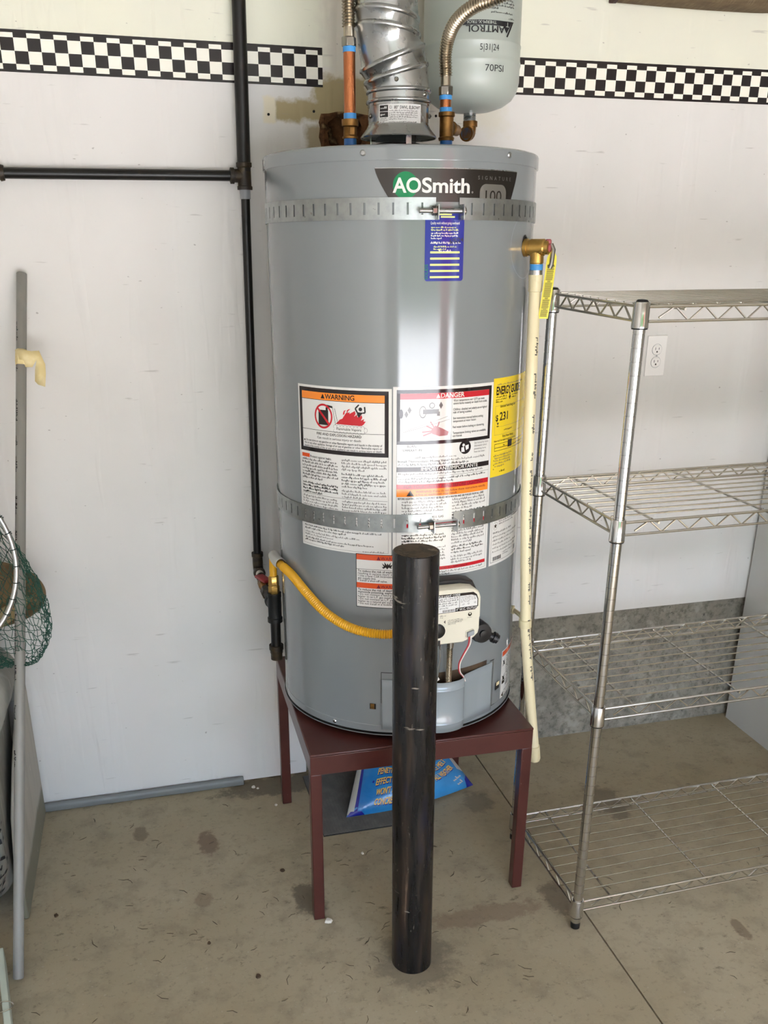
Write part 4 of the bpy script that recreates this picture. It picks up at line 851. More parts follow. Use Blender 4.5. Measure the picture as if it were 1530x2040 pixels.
mb = MB(); mb.axis(P[0], ax, [(0, .0128), (.0115, .0128)], 20); mb.build('tape_band', BLUET, dp)
mb = MB(); mb.axis(P[0]+ax*.0110, ax, [(0, .0136), (.0095, .0136), (.010, .012)], 20); mb.build('metal_ring', CHROME, dp)
mb = MB(); mb.axis(P[0]+ax*.0195, ax, [(0, .0143), (.011, .0143), (.0115, .0138), (.031, .0138), (.032, .0118)], 24); mb.build('threaded_adapter', CPVCD, dp)
ae = (P[-1]-P[-3]).normalized()
mb = MB(); mb.axis(P[-2]-ae*.006, ae, [(0, .0122), (.001, .0138), (.036, .0138), (.042, .0118), (.044, .008)], 22); mb.build('end_cap', CPVCD, dp)
# printed line down the pipe
d = Decal(None)
pr = resample(PP, .002)
def pipe_fn(u, v, o_):
    i = max(0, min(len(pr)-2, int(u/.002))); t = (pr[i+1]-pr[i]).normalized(); p = pr[i].lerp(pr[i+1], u/.002-i)
    e = Vector((.12, -.99, 0)); e = (e-t*e.dot(t)).normalized(); s_ = t.cross(e); a = v/.0118
    return tuple(p+(e*math.cos(a)+s_*math.sin(a))*(.0118+o_))
d.fn = pipe_fn; d.du = .01
rd = random.Random(5); u = .14
while u < .88:
    L_ = rd.uniform(.02, .06); d.fine(u, .002, min(u+L_, .90), 1, .0088, LG, 0, int(u*1000), 1, 1); u += L_+rd.uniform(.004, .03)
d.done('printing', dp)['kind'] = 'stuff'
cl = thing('pipe_clamp', 'cream plastic clamp holding the discharge pipe to the heater side', 'clamp', (.8185, 1.776, .672))
mb = MB(); pc = Vector((.8185, 1.776, .672)); mb.axis(pc+Vector((-.0004, 0, .008)), (.03, 0, -1), [(0, .0122), (0.0001, .0142), (.018, .0142), (.0181, .0122)], 24); mb.build('ring', CPVCD, cl)
lug = h2w(on_cyl(60, .205, HR+.0022)); mb = MB(); dv = (pc-lug).normalized()
mb.tube([lug, lug+(pc-lug)*.5+Vector((.002, -.004, .004)), pc-dv*.010], [.0050, .0056, .0065], 10); nn = HMAT @ Vector(on_cyl(60, 0, 1)); mb.axis(lug-nn*.0018, nn, [(0, .010), (.0035, .010), (.0045, .0085)], 18); mb.build('lug', CPVCD, cl)
mb = MB(); mb.axis(lug+nn*.0022, nn, [(0, .004), (.0025, .004), (.003, .002)], 10); mb.build('screw', NICKEL, cl)

# ================================================================== BLACK GAS PIPE
gp = thing('gas_pipe', 'black iron gas pipe run with tee and shutoff valve left of the heater', 'gas pipe', (.296, 2.31, .64))
PY = 2.318
mb = MB(); mb.tube([(.3145, PY, 2.5), (.3135, PY, 1.926), (.3085, PY, 1.60)], .0150, 20); mb.build('riser', IRON, gp)
mb = MB(); mb.axis((.3085, PY, 1.5625), (0, 0, 1), [(0, .0170), (.007, .0170), (.008, .0150), (.045, .0150), (.047, .0175), (.055, .0175), (.056, .015)], 20)
mb.axis((.308, PY, 1.591), (-1, 0, 0), [(0, .0140), (.022, .0140), (.023, .0168), (.031, .0168), (.032, .013)], 20); mb.build('tee', CASTI, gp)
mb = MB(); mb.tube([(.282, PY, 1.591), (-.06, PY, 1.5895), (-.24, PY, 1.589)], .0112, 18); mb.build('branch_pipe', IRON, gp)
mb = MB(); mb.axis((-.199, PY, 1.5892), (-1, 0, 0), [(0, .0150), (.008, .0168), (.010, .0140), (.035, .0140), (.05, .0140)], 20); mb.build('coupling', CASTI, gp)
mb = MB(); mb.tube([(-.24, PY, 1.589), (-.8, PY, 1.587)], .0112, 14); mb.build('branch_pipe', IRON, gp)
mb = MB(); mb.axis((.3085, PY, 1.5435), (0, 0, 1), [(0, .0112), (.001, .0118), (.0195, .0122)], 20); mb.build('taped_nipple', GREYPL, gp)
mb = MB(); mb.tube([(.3085, PY, 1.5445), (.3025, PY, 1.10), (.2965, PY, .690)], .0100, 18); mb.build('drop_pipe', IRON, gp)
EZ = .655
mb = MB(); mb.axis((.2966, PY, .703), (0, 0, -1), [(0, .0150), (.010, .0150), (.012, .0130), (.030, .0135)], 20); mb.tube(catmull([(.2965, PY, .680), (.2965, PY-.001, .666), (.2965, PY-.008, .657), (.2963, PY-.022, EZ)], 4), .0132, 18)
mb.axis((.2963, PY-.020, EZ), (0, -1, 0), [(0, .0155), (.010, .0155), (.0105, .011)], 20); mb.build('elbow', CASTI, gp)
mb = MB(); mb.tube([(.2963, PY-.028, EZ), (.2955, PY-.085, EZ)], .0100, 16); mb.build('taped_nipple', WHITETAPE, gp)
mb = MB(); mb.axis((.296, PY-.055, EZ), (0, -1, 0), [(0, .0125), (.007, .0125)], 16); mb.build('lock_ring', CASTI, gp)
mb = MB(); mb.axis((.2957, PY-.085, EZ), (0, -1, 0), [(0, .0135), (.014, .0140), (.016, .0155), (.046, .0155), (.048, .0140), (.062, .0135)], 8); mb.build('shutoff_valve', BRONZE, gp)
mb = MB(); M4 = Matrix.Translation((.292, PY-.115, EZ+.019)) @ Matrix.Rotation(R_(20), 4, 'Z'); mb.box((-.0115, -.030, -.004), (.0115, .022, .003), mat=M4); mb.axis((.2945, PY-.115, EZ+.012), (0, 0, 1), [(0, .007), (.010, .007)], 10); mb.build('valve_handle', REDPL, gp, bevel=.002)['label'] = 'red valve handle'
mb = MB(); mb.axis((.2955, PY-.145, EZ), (0, -1, 0), [(0, .0120), (.010, .0120), (.012, .0165), (.034, .0165), (.036, .0120), (.085, .0112)], 8); mb.build('union', CASTI, gp)
GX, GY = .2990, 2.062
mb = MB(); mb.axis((.2965, PY-.218, EZ-.002), (0, -1, 0), [(0, .0165), (.010, .0165), (.012, .0140), (.040, .0140)], 18)
mb.axis((GX, GY, .687), (0, 0, -1), [(0, .0150), (.0005, .0172), (.010, .0172), (.012, .0162), (.062, .0160), (.064, .0182), (.074, .0182), (.0745, .014)], 20); mb.build('drip_leg_tee', CASTB, gp)
mb = MB(); mb.axis((GX, GY, .616), (0, 0, -1), [(0, .0122), (.071, .0122)], 18); mb.build('drip_nipple', IRON, gp)
mb = MB(); mb.axis((GX, GY, .551), (0, 0, -1), [(0, .0175), (.011, .0175), (.012, .0155), (.020, .0155), (.022, .0142), (.037, .0142), (.038, .011)], 18); mb.build('drip_cap', CASTI, gp)
# ---- yellow connector
gh = thing('gas_hose', 'yellow coated flexible gas hose curving from the black pipe across the heater', 'gas hose', (GX, GY, .687))
mb = MB(); mb.axis((GX, GY, .684), (0, 0, 1), [(0, .0110), (.004, .0138), (.019, .0138), (.021, .0120), (.023, .0130), (.044, .0122), (.046, .0105)], 6); mb.build('brass_nut', BRASS, gh, bevel=.0008)
def hw(a, z, r): return h2w(on_cyl(a, z, r))
path = [Vector((GX, GY, .728)), Vector((GX, GY, .750)), Vector((GX, GY-.005, .772)), Vector((GX, GY-.026, .786)), hw(-89, .326, .2862), hw(-79, .329, .2858), hw(-69, .322, .2868), hw(-58.5, .302, .2935), hw(-47.5, .276, .304), hw(-38, .257, .3115), hw(-29.5, .248, .318), hw(-21, .246, .321), hw(-15, .250, .320), hw(-9, .258, .312), hw(-6, .262, .303)]
CP = catmull(path, 8); RS = resample(CP, .001)
# coating: smooth near the first bend, ribbed beyond
mb = MB(); rs = [.0090+(.0013*math.sin(2*PI*i*.001/.0050) if i*.001 > .165 else 0) for i in range(len(RS))]
mb.tube(RS, rs, 14); mb.build('hose', YHOSE, gh, ang=60)
mb = MB(); sp = [p for p in RS if 0 <= 1]; i0 = 66; seg = RS[i0:i0+85]
pts, T, U = frame_path(seg); rows = []
for p, t, u in zip(pts[::4], T[::4], U[::4]):
    b = t.cross(u); up = Vector((0, 0, 1)); e = (up-t*up.dot(t)); e = e.normalized() if e.length > .2 else u; f = t.cross(e)
    rows.append([p+e*(.0130*math.cos(a))+f*(.0130*math.sin(a))+e*.0015 for a in [R_(-150+300*j/14) for j in range(15)]])
mb.rings(rows, (False, False), closed=False); mb.open = True
sv = mb.build('tag_sleeve', SLEEVE, gh, ang=60); so = sv.modifiers.new('thick', 'SOLIDIFY'); so.thickness = .0006; sv['label'] = 'grey printed tag rolled round the bend'

# ================================================================== BOLLARD
bo = thing('bollard', 'scuffed black steel bollard set in the floor in front of the heater', 'bollard', (.492, 1.533, 0))
mb = MB(); a = Vector((.492, 1.533, 0)); b = Vector((.482, 1.530, .950)); mb.tube([a, b-Vector((0, 0, .0015)), b], [.0428, .0428, .0415], 48); mb.build('post', BOLL, bo)
mb = MB(); mb.axis(b-Vector((0, 0, .004)), (0, 0, 1), [(0, .040), (.0045, .040), (.006, .030), (.0065, .01)], 40); mb.build('concrete_fill', BOLLTOP, bo)
# ================================================================== WIRE SHELVING
FX, FY, FA, FW, FD = .8873, 1.5385, .0153, .86, .3512
ca, sa_ = math.cos(FA), math.sin(FA)
def sh(u, v, z): return (FX+u*ca-v*sa_, FY+u*sa_+v*ca, z)
unit = thing('wire_shelving', 'empty chrome wire shelving unit with four shelves beside the heater', 'shelving', sh(FW/2, FD/2, 0))
PR = .0108
def post_mesh():
    pr = [(PR*.9, .016), (PR, .018)]; z = .030
    while z < 1.345:
        pr += [(PR, z-.0009), (PR-.0006, z-.0006), (PR-.0006, z+.0006), (PR, z+.0009)]; z += .0238
    pr += [(PR, 1.366), (PR*.9, 1.369)]
    m = MB(); m.lathe(pr, 24); return m
for (u, v) in ((0, 0), (0, FD), (FW, 0), (FW, FD)):
    x, y, _ = sh(u, v, 0)
    m = post_mesh(); m.v = [(a+x, b+y, c) for a, b, c in m.v]; po_ = m.build('post', CHROME, unit, ang=28)
    m = MB(); m.lathe([(.0088, 0), (.0108, .0015), (.0112, .012), (.010, .016)], 16, (x, y)); m.build('foot', BLACKPL, po_)
    m = MB(); m.lathe([(PR*1.02, 1.366), (PR*1.02, 1.3695), (PR*.8, 1.3725), (PR*.3, 1.3735)], 16, (x, y)); m.build('cap', BLACKPL, po_)
def wire(name, pts, r, par, n=8): m = MB(); m.tube(pts, r, n); return m.build(name, WIRE, par)
NW = 10
for zc in (.0368, .5330, .9345, 1.3270):
    S = thing('shelf', 'x', 'x', sh(FW/2, FD/2, zc)); del S['label']; del S['category']
    o0 = Vector(ORG[unit.name]); S.parent = unit; S.location = Vector(ORG[S.name])-o0
    zt, zb = zc+.0335, zc+.0085
    for (u, v) in ((0, 0), (0, FD), (FW, 0), (FW, FD)):
        x, y, _ = sh(u, v, 0)
        m = MB(); m.lathe([(PR+.0004, zc-.0015), (.0150, zc-.0015), (.0152, zc), (.0150, zc+.002), (.0140, zc+.041), (.0136, zc+.042), (PR+.0004, zc+.042)], 24, (x, y), (False, False)); m.open = False
        m.build('collar', CHROME, S)
        m = MB(); m.lathe([(PR+.0003, zc-.004), (.0142, zc-.004), (.0145, zc-.0015), (PR+.0003, zc-.0015)], 20, (x, y)); m.build('split_sleeve', BLACKPL, S)
    g = .0135
    for v in (0, FD):
        wire('rail', [sh(g, v, zt), sh(FW-g, v, zt)], .0029, S); wire('rail', [sh(g, v, zb), sh(FW-g, v, zb)], .0026, S)
        zg = []; u = .038; k = 0; off = .0024 if v == 0 else -.0024
        while u < FW-.03: zg.append(sh(u, v+off, (zb, zt)[k % 2] if k else zb+.006)); u += .03; k += 1
        wire('truss', zg, .0022, S, 6)
    for u in (0, FW):
        wire('rail', [sh(u, g, zt), sh(u, FD-g, zt)], .0029, S); wire('rail', [sh(u, g, zb), sh(u, FD-g, zb)], .0026, S)
        zg = []; v = .036; k = 0; off = .0024 if u == 0 else -.0024
        while v < FD-.025: zg.append(sh(u+off, v, (zb, zt)[k % 2])); v += .0285; k += 1
        wire('truss', zg, .0022, S, 6)
    for k in range(NW): v = FD*(k+1)/(NW+1); wire('wire', [sh(.001, v, zt+.0040), sh(FW-.001, v, zt+.0040)], .0018, S, 6)
    for u in (.0866, .338, .588, .80): wire('cross_wire', [sh(u, .006, zt-.0045), sh(u, .0, zt-.0052), sh(u, -.002, zt-.0052), sh(u, FD+.002, zt-.0052)][2:], .0026, S, 6)

# ================================================================== OUTLET, CABINET, BROWN CASE
ot = thing('wall_outlet', 'white duplex electrical outlet on the wall behind the wire shelves', 'outlet', (1.4085, WY, 1.166))
ow, oh = .0295, .0535
mb = MB(); mb.box((1.4085-ow, WY-.0045, 1.166-oh), (1.4085+ow, WY-.0002, 1.166+oh)); mb.build('cover_plate', OUTLETP, ot, bevel=.0018)
for s_ in (-1, 1):
    zc = 1.166+s_*.0165; mb = MB()
    P = []
    for i in range(24):
        a = 2*PI*i/24; P.append((1.4085+.0142*math.cos(a), WY-.0046, zc+max(-.0105, min(.0105, .0142*math.sin(a)))))
    mb.prism(P, (0, -.0016, 0)); rc_ = mb.build('receptacle', OUTLETP, ot, bevel=.0005)
    d = Decal(lambda u, v, o_: (u, WY-.0062-o_, v), base=.0003)
    d.rect(1.4085-.0062, zc-.001, 1.4085-.0046, zc+.006, SLOT, 0); d.rect(1.4085+.0046, zc, 1.4085+.0062, zc+.0055, SLOT, 0); d.disc(1.4085, zc-.0055, .0024, SLOT, 0, 0, 12); d.done('slots', rc_)
    d = Decal(lambda u, v, o_: (u, WY-.0046-o_, v), base=.0001); d.disc(1.4085, zc, .0152, GREYPL, 0, .0142, 24); d.done('seam', rc_)
mb = MB(); mb.axis((1.4085, WY-.0045, 1.166), (0, -1, 0), [(0, .003), (.001, .003), (.0013, .002)], 12); mb.build('screw', GALV, ot)

CX = 1.815; CY0 = 1.93
cb = thing('storage_cabinet', 'white melamine cabinet side with small shelf-pin holes standing right of the shelving', 'cabinet', (CX+.2, 2.13, 0))
mb = MB(); mb.box((CX, CY0, 0), (CX+.018, 2.332, 2.1)); mb.build('side_panel', MELA, cb, bevel=.0008)
mb = MB(); mb.box((CX+.55, CY0, 0), (CX+.568, 2.332, 2.1)); mb.build('side_panel', MELA, cb)
for z in (.05, .75, 1.4, 2.08): mb = MB(); mb.box((CX+.0185, CY0+.002, z), (CX+.5495, 2.32, z+.018)); mb.build('shelf_board', MELA, cb)
mb = MB(); mb.box((CX+.0185, 2.321, .05), (CX+.5495, 2.331, 2.1)); mb.build('back_panel', MELA, cb)
for y, z in ((2.300, .80), (2.318, .778), (2.318, .713), (2.285, .115)):
    mb = MB(); mb.axis((CX+.001, y, z), (-1, 0, 0), [(0, .0026), (.0014, .0026)], 10); mb.build('pin_hole', DARKGAP, cb)

bc = thing('wall_case', 'brown coarse-textured case with maroon end high on the wall at upper right', 'case', (1.5, WY-.06, 1.975))
BD = .09
def cfn(x):  # lower edge sags and lifts again
    return 1.967-.003*math.sin((x-1.19)/.40*PI*.8) if x < 1.57 else 1.965+(x-1.57)*.06
mb = MB(); xs = [1.19+.03*i for i in range(26)]; rows = []
for x in xs:
    z = cfn(x); rows.append([(x, WY-.002, z+.004), (x, WY-.02, z), (x, WY-BD+.02, z+.006), (x, WY-BD, z+.02), (x, WY-BD, z+.30), (x, WY-.002, z+.30)])
mb.rings(rows); mb.build('body', WEAVE, bc, bevel=.004)
mb = MB(); rows = [[(x, WY-.001, 1.969), (x, WY-.018, 1.966), (x, WY-BD-.002, 1.995), (x, WY-BD-.002, 2.28), (x, WY-.001, 2.28)] for x in (1.1785, 1.1905)]
mb.rings(rows); mb.build('end_trim', MAROON, bc, bevel=.002)

# ================================================================== UNDER THE STAND
mt = thing('floor_mat', 'grey ribbed rubber mat on the floor under the stand', 'mat', (.53, 2.175, 0))
mb = MB(); mb.box((.398, 2.022, 0), (.66, 2.322, .0022)); mb.build('base', M('mat_base', '#2b2927', .9), mt)
mb = MB()
for k in range(46): y = 2.0245+k*.0065; mb.prism([(.399, y, .0022), (.399, y+.003, .0022), (.399, y+.0015, .0058)], (.26, 0, 0))
for k in range(29): xx = .402+k*.0087; mb.box((xx, 2.0235, .0022), (xx+.001, 2.3205, .0036))
rb = mb.build('ribs', MATM, mt); rb['kind'] = 'stuff'
bag = thing('ice_melt_bag', 'blue plastic bag of ice melt with yellow lettering slumped under the stand', 'bag', (.66, 2.18, .005))
Q = [Vector((.474, 2.085, .006)), Vector((.860, 2.140, .012)), Vector((.755, 2.300, .150)), Vector((.580, 2.290, .150))]
BN = Vector((0, -.74, .67)).normalized()
def bagp(u, v, o=0, side=1):   # u,v in 0..1
    p = Q[0].lerp(Q[1], u).lerp(Q[3].lerp(Q[2], u), v)
    e = (max(0, 1-abs(2*u-1)**2.6))**.6*(max(0, 1-abs(2*v-1)**2.6))**.6
    pin = .022*math.sin(PI*u)*(1-v)*1.0
    b = .058*e if side > 0 else -.018*e
    q = p+BN*(b+o); q.z = max(q.z, .006+o*.5); q.y -= pin*(1-v)
    q.z += .004*math.sin(u*19+v*7)*e
    return q
mb = MB(); nu, nv = 40, 28
front = [[bagp(i/nu, j/nv) for i in range(nu+1)] for j in range(nv+1)]; backf = [[bagp(i/nu, j/nv, -.001, -1) for i in range(nu+1)] for j in range(nv+1)]
fl = [p for r in front for p in r]; bl = [p for r in backf for p in r]
def grid(o): return [(o+j*(nu+1)+i, o+j*(nu+1)+i+1, o+(j+1)*(nu+1)+i+1, o+(j+1)*(nu+1)+i) for j in range(nv) for i in range(nu)]
mb.add(fl, grid(0), 0); mb.add(bl, [tuple(reversed(f)) for f in grid(0)], 0); mb.build('sack', BAG, bag, ang=80, merge=True)
d = Decal(lambda u, v, o_: tuple(bagp(u, v, o_)), base=.0009, du=.02)
def bpatch(pts, m, lay=0, k=10):
    """quad patch between four (u,v) corners, subdivided"""
    a, b, c, e = [Vector(p) for p in pts]; P = []
    for j in range(k+1):
        for i in range(k+1): P.append(tuple(a.lerp(b, i/k).lerp(e.lerp(c, i/k), j/k)))
    d.put(P, [(j*(k+1)+i, j*(k+1)+i+1, (j+1)*(k+1)+i+1, (j+1)*(k+1)+i) for j in range(k) for i in range(k)], m, lay)
bpatch([(.0, .02), (.045, .03), (.03, .97), (.0, .97)], BAGWHITE); bpatch([(.045, .02), (.07, .04), (.05, .97), (.03, .97)], BAGNAVY); bpatch([(.0, .0), (.13, .0), (.10, .035), (.02, .05)], BAGNAVY, 1)
bpatch([(.94, .0), (1, .0), (1, .16), (.955, .10)], BAGNAVY); bpatch([(.60, .60), (.66, .55), (.70, .97), (.62, .97)], BAGNAVY); bpatch([(.94, .25), (.99, .2), (.98, .97), (.9, .97)], BAGWHITE)
def btext(s, u, v, size, mt, rot, lay=2, w=None, bold=.03): d.text(s, u, v, size, mt, lay, 'l', bold, w, rot)
for s, u, v in (('MELTS FAST', .215, .50), ('PENETRATES ICE', .195, .395), ('EFFECTIVE TO', .18, .29), ("WON'T HARM", .185, .185), ('CONCRETE', .18, .085)):
    for dd, mt_, ly in ((.004, BAGNAVY, 1), (0, BAGGOLD, 2)): btext(s, u+dd*.6, v-dd*2.5, .088, mt_, -.16, ly, len(s)*.0225)
for u, v in ((.195, .545), (.16, .335)): d.disc(u, v, .013, BAGNAVY, 2, 0, 10, .7)
for s, u, v in (('SAVING', .75, .50), ('POWER', .735, .40), ('ICE MELT', .72, .29), ('ALL WEATHER', .70, .17)):
    for dd, mt_, ly in ((.004, BAGNAVY, 1), (0, BAGGOLD, 2)): btext(s, u+dd*.6, v-dd*2.5, .085, mt_, .45, ly, len(s)*.021)
d.fine(.84, .16, .95, 2, .06, BAGWHITE, 2, 130, 1, 1, .4)
d.done('print', bag)

# ================================================================== LEFT CORNER
co = thing('grey_conduit', 'long grey plastic pipe leaning against the wall at the left with tape near its top', 'pipe', (-.338, 1.685, 0))
a = Vector((-.338, 1.690, .004)); b = Vector((-.192, 2.326, 1.389)); dv = (b-a).normalized()
mb = MB(); n = 22; rgs = []
ref = Vector((1, 0, 0)); u_ = (ref-dv*ref.dot(dv)).normalized(); v_ = dv.cross(u_)
for t, r in ((0, .0108), (.002, .0112), ((b-a).length-.001, .0112), ((b-a).length, .0106), ((b-a).length, .0086), ((b-a).length-.04, .0086)):
    rgs.append([a+dv*t+u_*(r*math.cos(2*PI*j/n))+v_*(r*math.sin(2*PI*j/n)) for j in range(n)])
mb.rings(rgs, (True, True)); mb.build('pipe', CONDUIT, co)
d = Decal(None, base=.0003, du=.02)
def con_fn(u, v, o_):
    th = R_(228)+v/.0112; p = a+dv*u; return tuple(p+(u_*math.cos(th)+v_*math.sin(th))*(.0112+o_))
d.fn = con_fn; rd = random.Random(8); L_ = (b-a).length; u = .45
while u < L_-.05:
    k = rd.uniform(.03, .09); d.fine(u, .003, u+k, 1, .0075, LK, 0, int(u*999), 1, 1); u += k+rd.uniform(.01, .06)
d.done('printing', co)['kind'] = 'stuff'
mb = MB(); tc = a+dv*((b-a).length*.877); rows = []
for t in (-.017, -.008, .0, .008, .017):
    rows.append([tc+dv*t+u_*((.0122+.0012*math.sin(j*1.7+t*300))*math.cos(2*PI*j/18))+v_*((.0122+.0012*math.cos(j*2.1))*math.sin(2*PI*j/18)) for j in range(18)])
mb.rings(rows, (False, False))
# loose tail folded to the right and down
vw = Vector((0, -.012, 0)); e0 = tc+vw
fl = [[e0+Vector((-.004, -.001, .018)), e0+Vector((-.003, -.001, -.018))], [e0+Vector((.010, -.004, .018)), e0+Vector((.009, -.003, -.018))], [e0+Vector((.024, -.006, .016)), e0+Vector((.022, -.008, -.018))], [e0+Vector((.040, -.004, .016)), e0+Vector((.033, -.012, -.002))],
      [e0+Vector((.050, -.014, -.012)), e0+Vector((.027, -.012, -.024))], [e0+Vector((.049, -.018, -.032)), e0+Vector((.024, -.015, -.047))], [e0+Vector((.044, -.016, -.060)), e0+Vector((.030, -.015, -.055))]]
P = [p for r in fl for p in r]; mb.add(P, [(2*i, 2*i+1, 2*i+3, 2*i+2) for i in range(len(fl)-1)], 0); mb.open = True
tp = mb.build('tape', MASK, co, ang=20); so = tp.modifiers.new('thick', 'SOLIDIFY'); so.thickness = .0005; tp['label'] = 'torn masking tape with a loose tail'

# weathered panel standing edge-on to the wall
mb = MB(); P = []
for y, z in ((2.325, .0), (2.325, .38), (2.315, .43), (2.29, .44), (2.22, .41), (2.05, .33), (1.93, .25), (1.883, .17), (1.872, .10), (1.875, .04), (1.885, .0)): P.append((-.317-.012*(2.336-y)/.45, y, z))
mb.prism(P, (-.013, 0, 0)); o = mb.build('weathered_panel', BOARD, None, bevel=.004); o['label'] = 'pale weathered board with rounded edge standing behind the leaning grey pipe'; o['category'] = 'board'
# lumpy printed sack
def sackp(th, v, off=0):
    z = .002+.64*v; k = (1-abs(2*v-1)**5)**.5; c_, s_ = math.cos(th), math.sin(th)
    rx = (.205*k+off)*(abs(c_)**.7)*(1 if c_ > 0 else -1); ry = (.225*k+off)*(abs(s_)**.7)*(1 if s_ > 0 else -1)
    wob = 1+.030*math.sin(th*5+v*9)+.022*math.sin(th*9-v*17)+.018*math.sin(v*31+th*3)
    return (min(-.353+.075*max(0, min(1, (v-.68)/.2))+off, -.535+.045*v+rx*wob), 2.005+ry*wob+.06*v, z)
mb = MB(); nz = 30; mb.rings([[sackp(2*PI*j/48, i/nz) for j in range(48)] for i in range(nz+1)])
sk_ = mb.build('printed_sack', SACK, None, ang=80); sk_['label'] = 'creased grey plastic sack with black print at the left edge of the floor'; sk_['category'] = 'sack'
d = Decal(lambda u, v, o_: sackp(v, u, o_), base=.0012, du=.3); rd = random.Random(31)
for row in range(5):
    th = -1.32+row*.16; u = .06
    while u < .52:
        L_ = rd.uniform(.018, .04)
        for q in range(rd.randint(2, 3)):
            a_ = rd.uniform(0, .6)*L_; b_ = th+rd.uniform(0, .07); f_ = rd.random() < .5; e_, h_ = (L_*.95, .022) if f_ else (L_*.3, .085); d.put([(u+a_*f_*0+a_*(not f_), b_), (u+a_*(not f_)+e_, b_+.01), (u+a_*(not f_)+e_, b_+h_), (u+a_*(not f_), b_+h_)], [(0, 1, 2, 3)], INK, 0)
        u += L_+.016
d.done('print', sk_)['kind'] = 'stuff'
# brown canvas bundle behind the conduit
cv = thing('canvas_bundle', 'folded brown canvas bundle with tan strap lying on the sack behind the grey pipe', 'bundle', (-.37, 2.21, .60))
mb = MB(); rows = []
for i in range(29):
    v = 1-(1-i/28)**2; xx = -.60+.375*v; k = (1-max(0, (v-.45)/.55)**2.4)**.5 if v < 1 else 0
    k = max(k, .02); row = []
    for j in range(24):
        th = 2*PI*j/24; rr_ = 1+.05*math.sin(3*th+v*6)
        row.append((xx, 2.215+.085*k*math.cos(th)*rr_, .690+.088*k*math.sin(th)*rr_-.01*v))
    rows.append(row)
mb.rings(rows); mb.build('roll', TAN, cv, ang=70)
mb = MB(); P = catmull([(-.42, 2.10, .640), (-.34, 2.115, .655), (-.300, 2.123, .672), (-.265, 2.140, .690), (-.247, 2.165, .694)], 6); rows = []
for i, p in enumerate(P):
    t_k = i/(len(P)-1); wd = .004+.018*math.sin(min(1, t_k+.12)*PI)**.8 if t_k < .87 else .004; rows.append([p+Vector((0, -.004, -wd)), p+Vector((0, -.006, wd)), p+Vector((0, 0, wd)), p+Vector((0, .002, -wd))])
mb.rings(rows); mb.build('strap', STRAPTAN, cv, bevel=.001)
# landing net
net = thing('landing_net', 'aluminium hoop landing net with green mesh hanging over the sack at the left edge', 'net', (-.447, 1.93, .64))
HC = Vector((-.449, 1.92, .862)); HRr = .205
mb = MB(); mb.tube([HC+Vector((HRr*math.cos(t), .03*math.sin(t), HRr*math.sin(t))) for t in [2*PI*i/72 for i in range(73)]], .0052, 14); mb.build('hoop', HOOPM, net)
rd = random.Random(12)
mb = MB(); NI, NJ = 48, 19; G = {}
BT = Vector((-.275, 2.0, .665))
for i in range(NI+1):
    for j in range(NJ+1):
        f = R_(-125+200*(i+.5*(j % 2))/NI); p = HC+Vector((HRr*math.cos(f), .03*math.sin(f), HRr*math.sin(f))); s_ = j/NJ
        q = BT+Vector((.062*math.cos(f*1.6), .05*math.sin(f*2.3), .052*math.sin(f*1.6)))
        x = p.lerp(q, s_**.9)+Vector((.018*math.sin(s_*PI), .06*math.sin(s_*PI), -.045*math.sin(s_*PI)))
        G[i, j] = x+Vector((rd.uniform(-1, 1), rd.uniform(-1, 1), rd.uniform(-1, 1)))*.0055
for j in range(NJ):
    for i in range(NI+1):
        for di in ((0, 1) if j % 2 else (0, -1)):
            if (i+di, j+1) in G: mb.tube([G[i, j], G[i, j].lerp(G[i+di, j+1], .5)+Vector((0, 0, -.002)), G[i+di, j+1]], .0008, 3, cap=(False, False))
nm = mb.build('mesh_bag', NETM, net)
mb = MB(); G = {}      # open meshes seen through the hoop
for i in range(-8, 9):
    for j in range(-8, 9):
        x = HC.x+(i+.5*(j % 2))*.026; z = HC.z+j*.021; G[i, j] = Vector((x+rd.uniform(-.004, .004), HC.y+.035+.03*rd.random(), z+rd.uniform(-.004, .004)))
ins = lambda p: (p.x-HC.x)**2+(p.z-HC.z)**2 < (HRr-.004)**2
for (i, j), p in G.items():
    if not ins(p): continue
    for di in ((0, 1) if j % 2 else (0, -1)):
        q = G.get((i+di, j+1))
        if q is not None and ins(q): mb.tube([p, p.lerp(q, .5)+Vector((0, 0, -.002)), q], .0008, 3, cap=(False, False))
    mb.sphere(p, .0018, 3)
mb.build('mesh_face', NETD, net)
for k in range(15):
    f = R_(-70+9.5*k); t = Vector((-math.sin(f), 0, math.cos(f))); e = Vector((math.cos(f), 0, math.sin(f))); p = HC+Vector((HRr*math.cos(f), .03*math.sin(f), HRr*math.sin(f)))
    mb = MB(); mb.tube([p+e*(.0064*math.cos(q))+Vector((0, 1, 0))*(.0064*math.sin(q))+t*(.005*(q/(2*PI)-.5)) for q in [2*PI*i/12 for i in range(13)]], .0010, 5); mb.build('lacing', NETD, net)
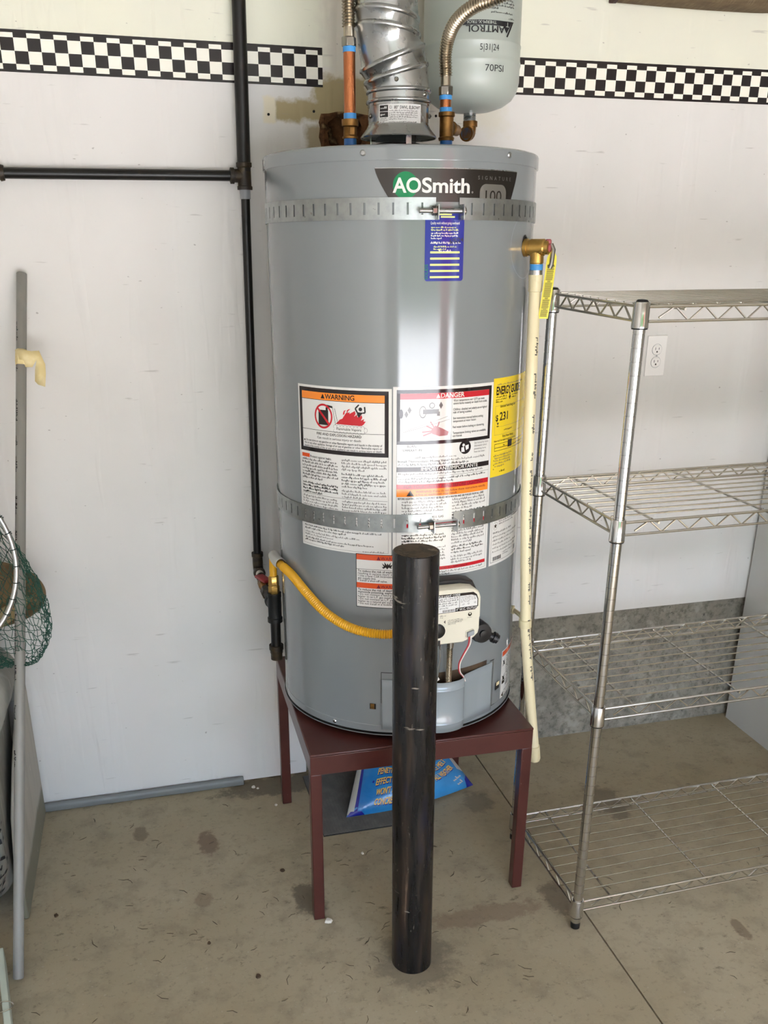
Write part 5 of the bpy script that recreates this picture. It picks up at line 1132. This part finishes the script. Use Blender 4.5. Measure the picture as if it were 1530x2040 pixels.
# low crate with pale rim
cr_ = thing('crate', 'low maroon crate with pale green painted edge at the lower left corner', 'crate', (-.56, 1.50, 0))
for a_, b_, mt_, nm_ in (((-.80, 1.10, 0), (-.385, 1.735, .012), MAROON, 'bottom'), ((-.80, 1.10, .0125), (-.788, 1.735, .085), MAROON, 'side_board'), ((-.7875, 1.723, .0125), (-.388, 1.735, .052), MAROON, 'end_board'), ((-.7875, 1.10, .0125), (-.40, 1.112, .052), MAROON, 'end_board')):
    mb = MB(); mb.box(a_, b_, 0); mb.build(nm_, mt_, cr_, bevel=.001)
mb = MB(); mb.prism([(-.380, 1.738, .0), (-.366, 1.738, .0), (-.366, 1.738, .052), (-.380, 1.738, .052)], (.098, -.62, 0)); mb.build('pale_edge_board', PALEPAINT, cr_, bevel=.0015)
mb = MB(); mb.tube([(-.352+.018*math.cos(t)*1.2, 1.56+.014*math.sin(t), .0535) for t in [2*PI*i/24 for i in range(25)]], .0011, 6); mb.build('wire_ring', WIRE, cr_)

# ================================================================== LITTER
def tag(o, label, cat, group=None):
    o['label'] = label; o['category'] = cat
    if group: o['group'] = group
rd = random.Random(21)
protos = []
for k in range(4):
    mb = MB(); L_ = (.016, .022, .028, .020)[k]; mb.tube([(-L_/2, 0, .0009), (0, (.001, -.002, .003, -.001)[k], .0014), (L_/2, (.002, .001, -.002, .004)[k], .0009)], [.0006, .0008, .0004], 5)
    me = mb.build('pine_needle', NEEDLE); protos.append(me.data); bpy.data.objects.remove(me)
cnt = 0; tries = 0
blocked = [(-.3, 1.69), (.49, 1.53)]
while cnt < 135 and tries < 3000:
    tries += 1
    x = rd.uniform(-.30, .75) if rd.random() < .88 else rd.uniform(.95, 1.5); y = rd.uniform(1.22, 2.28)
    if x > .385 and y > 2.0: continue
    if math.hypot(x-.49, y-1.533) < .07 or any(abs(x-p[0]) < .04 and abs(y-p[1]) < .04 for p in (st(.013, .013, 0), st(SS-.013, .013, 0), st(.013, SS-.013, 0), st(SS-.013, SS-.013, 0))): continue
    if x < -.26 and y > 1.6: continue
    o = bpy.data.objects.new('pine_needle', rd.choice(protos)); COL.objects.link(o); o.location = (x, y, 0); o.rotation_euler = (0, 0, rd.uniform(0, PI)); s_ = rd.uniform(.6, 1.15); o.scale = (s_, s_, 1)
    tag(o, 'thin brown pine needle lying on the concrete floor', 'pine needle', 'pine needles scattered on the concrete floor'); cnt += 1
for (x, y, s_, lb) in ((-.27, 1.88, .005, 'small dark leaf scrap on the floor near the leaning grey pipe'), (.269, 1.91, .006, 'curled dark leaf scrap on the floor left of the front stand leg'), (.066, 1.697, .004, 'brown leaf crumb on the open floor left of the stand'), (.159, 1.569, .006, 'flat brown leaf scrap on the floor left of the bollard foot'), (-.055, 1.43, .005, 'dark twig scrap on the floor at the bottom edge of view')):
    mb = MB(); n = 9; P = [(x+s_*rd.uniform(.7, 1.1)*math.cos(2*PI*i/n), y+s_*1.3*rd.uniform(.7, 1.1)*math.sin(2*PI*i/n)) for i in range(n)]
    mb.rings([[(p, q, .0004) for p, q in P], [(x+(p-x)*.8, y+(q-y)*.8, .0025+rd.uniform(0, .002)) for p, q in P]]); o = mb.build('leaf_scrap', LEAFM); tag(o, lb, 'leaf', 'leaf scraps on the floor')
for (x, y, s_, lb) in ((.252, 2.305, .007, 'white plaster chip beside the end of the grey base strip'), (.263, 2.296, .005, 'small white plaster chip in front of the grey base strip end'), (.341, 1.700, .010, 'pale plaster chip against the foot of the front left stand leg'), (.48, 1.928, .005, 'white plaster chip on the floor under the stand'), (.30, 2.20, .005, 'white plaster chip near the rear left stand leg')):
    mb = MB(); n = 7; P = [(x+s_*rd.uniform(.6, 1.1)*math.cos(2*PI*i/n), y+s_*rd.uniform(.6, 1.1)*math.sin(2*PI*i/n)) for i in range(n)]
    mb.rings([[(p, q, .0002) for p, q in P], [(x+(p-x)*.7, y+(q-y)*.7, s_*.6) for p, q in P]]); o = mb.build('plaster_chip', CHIP); tag(o, lb, 'plaster chip', 'plaster chips on the floor')
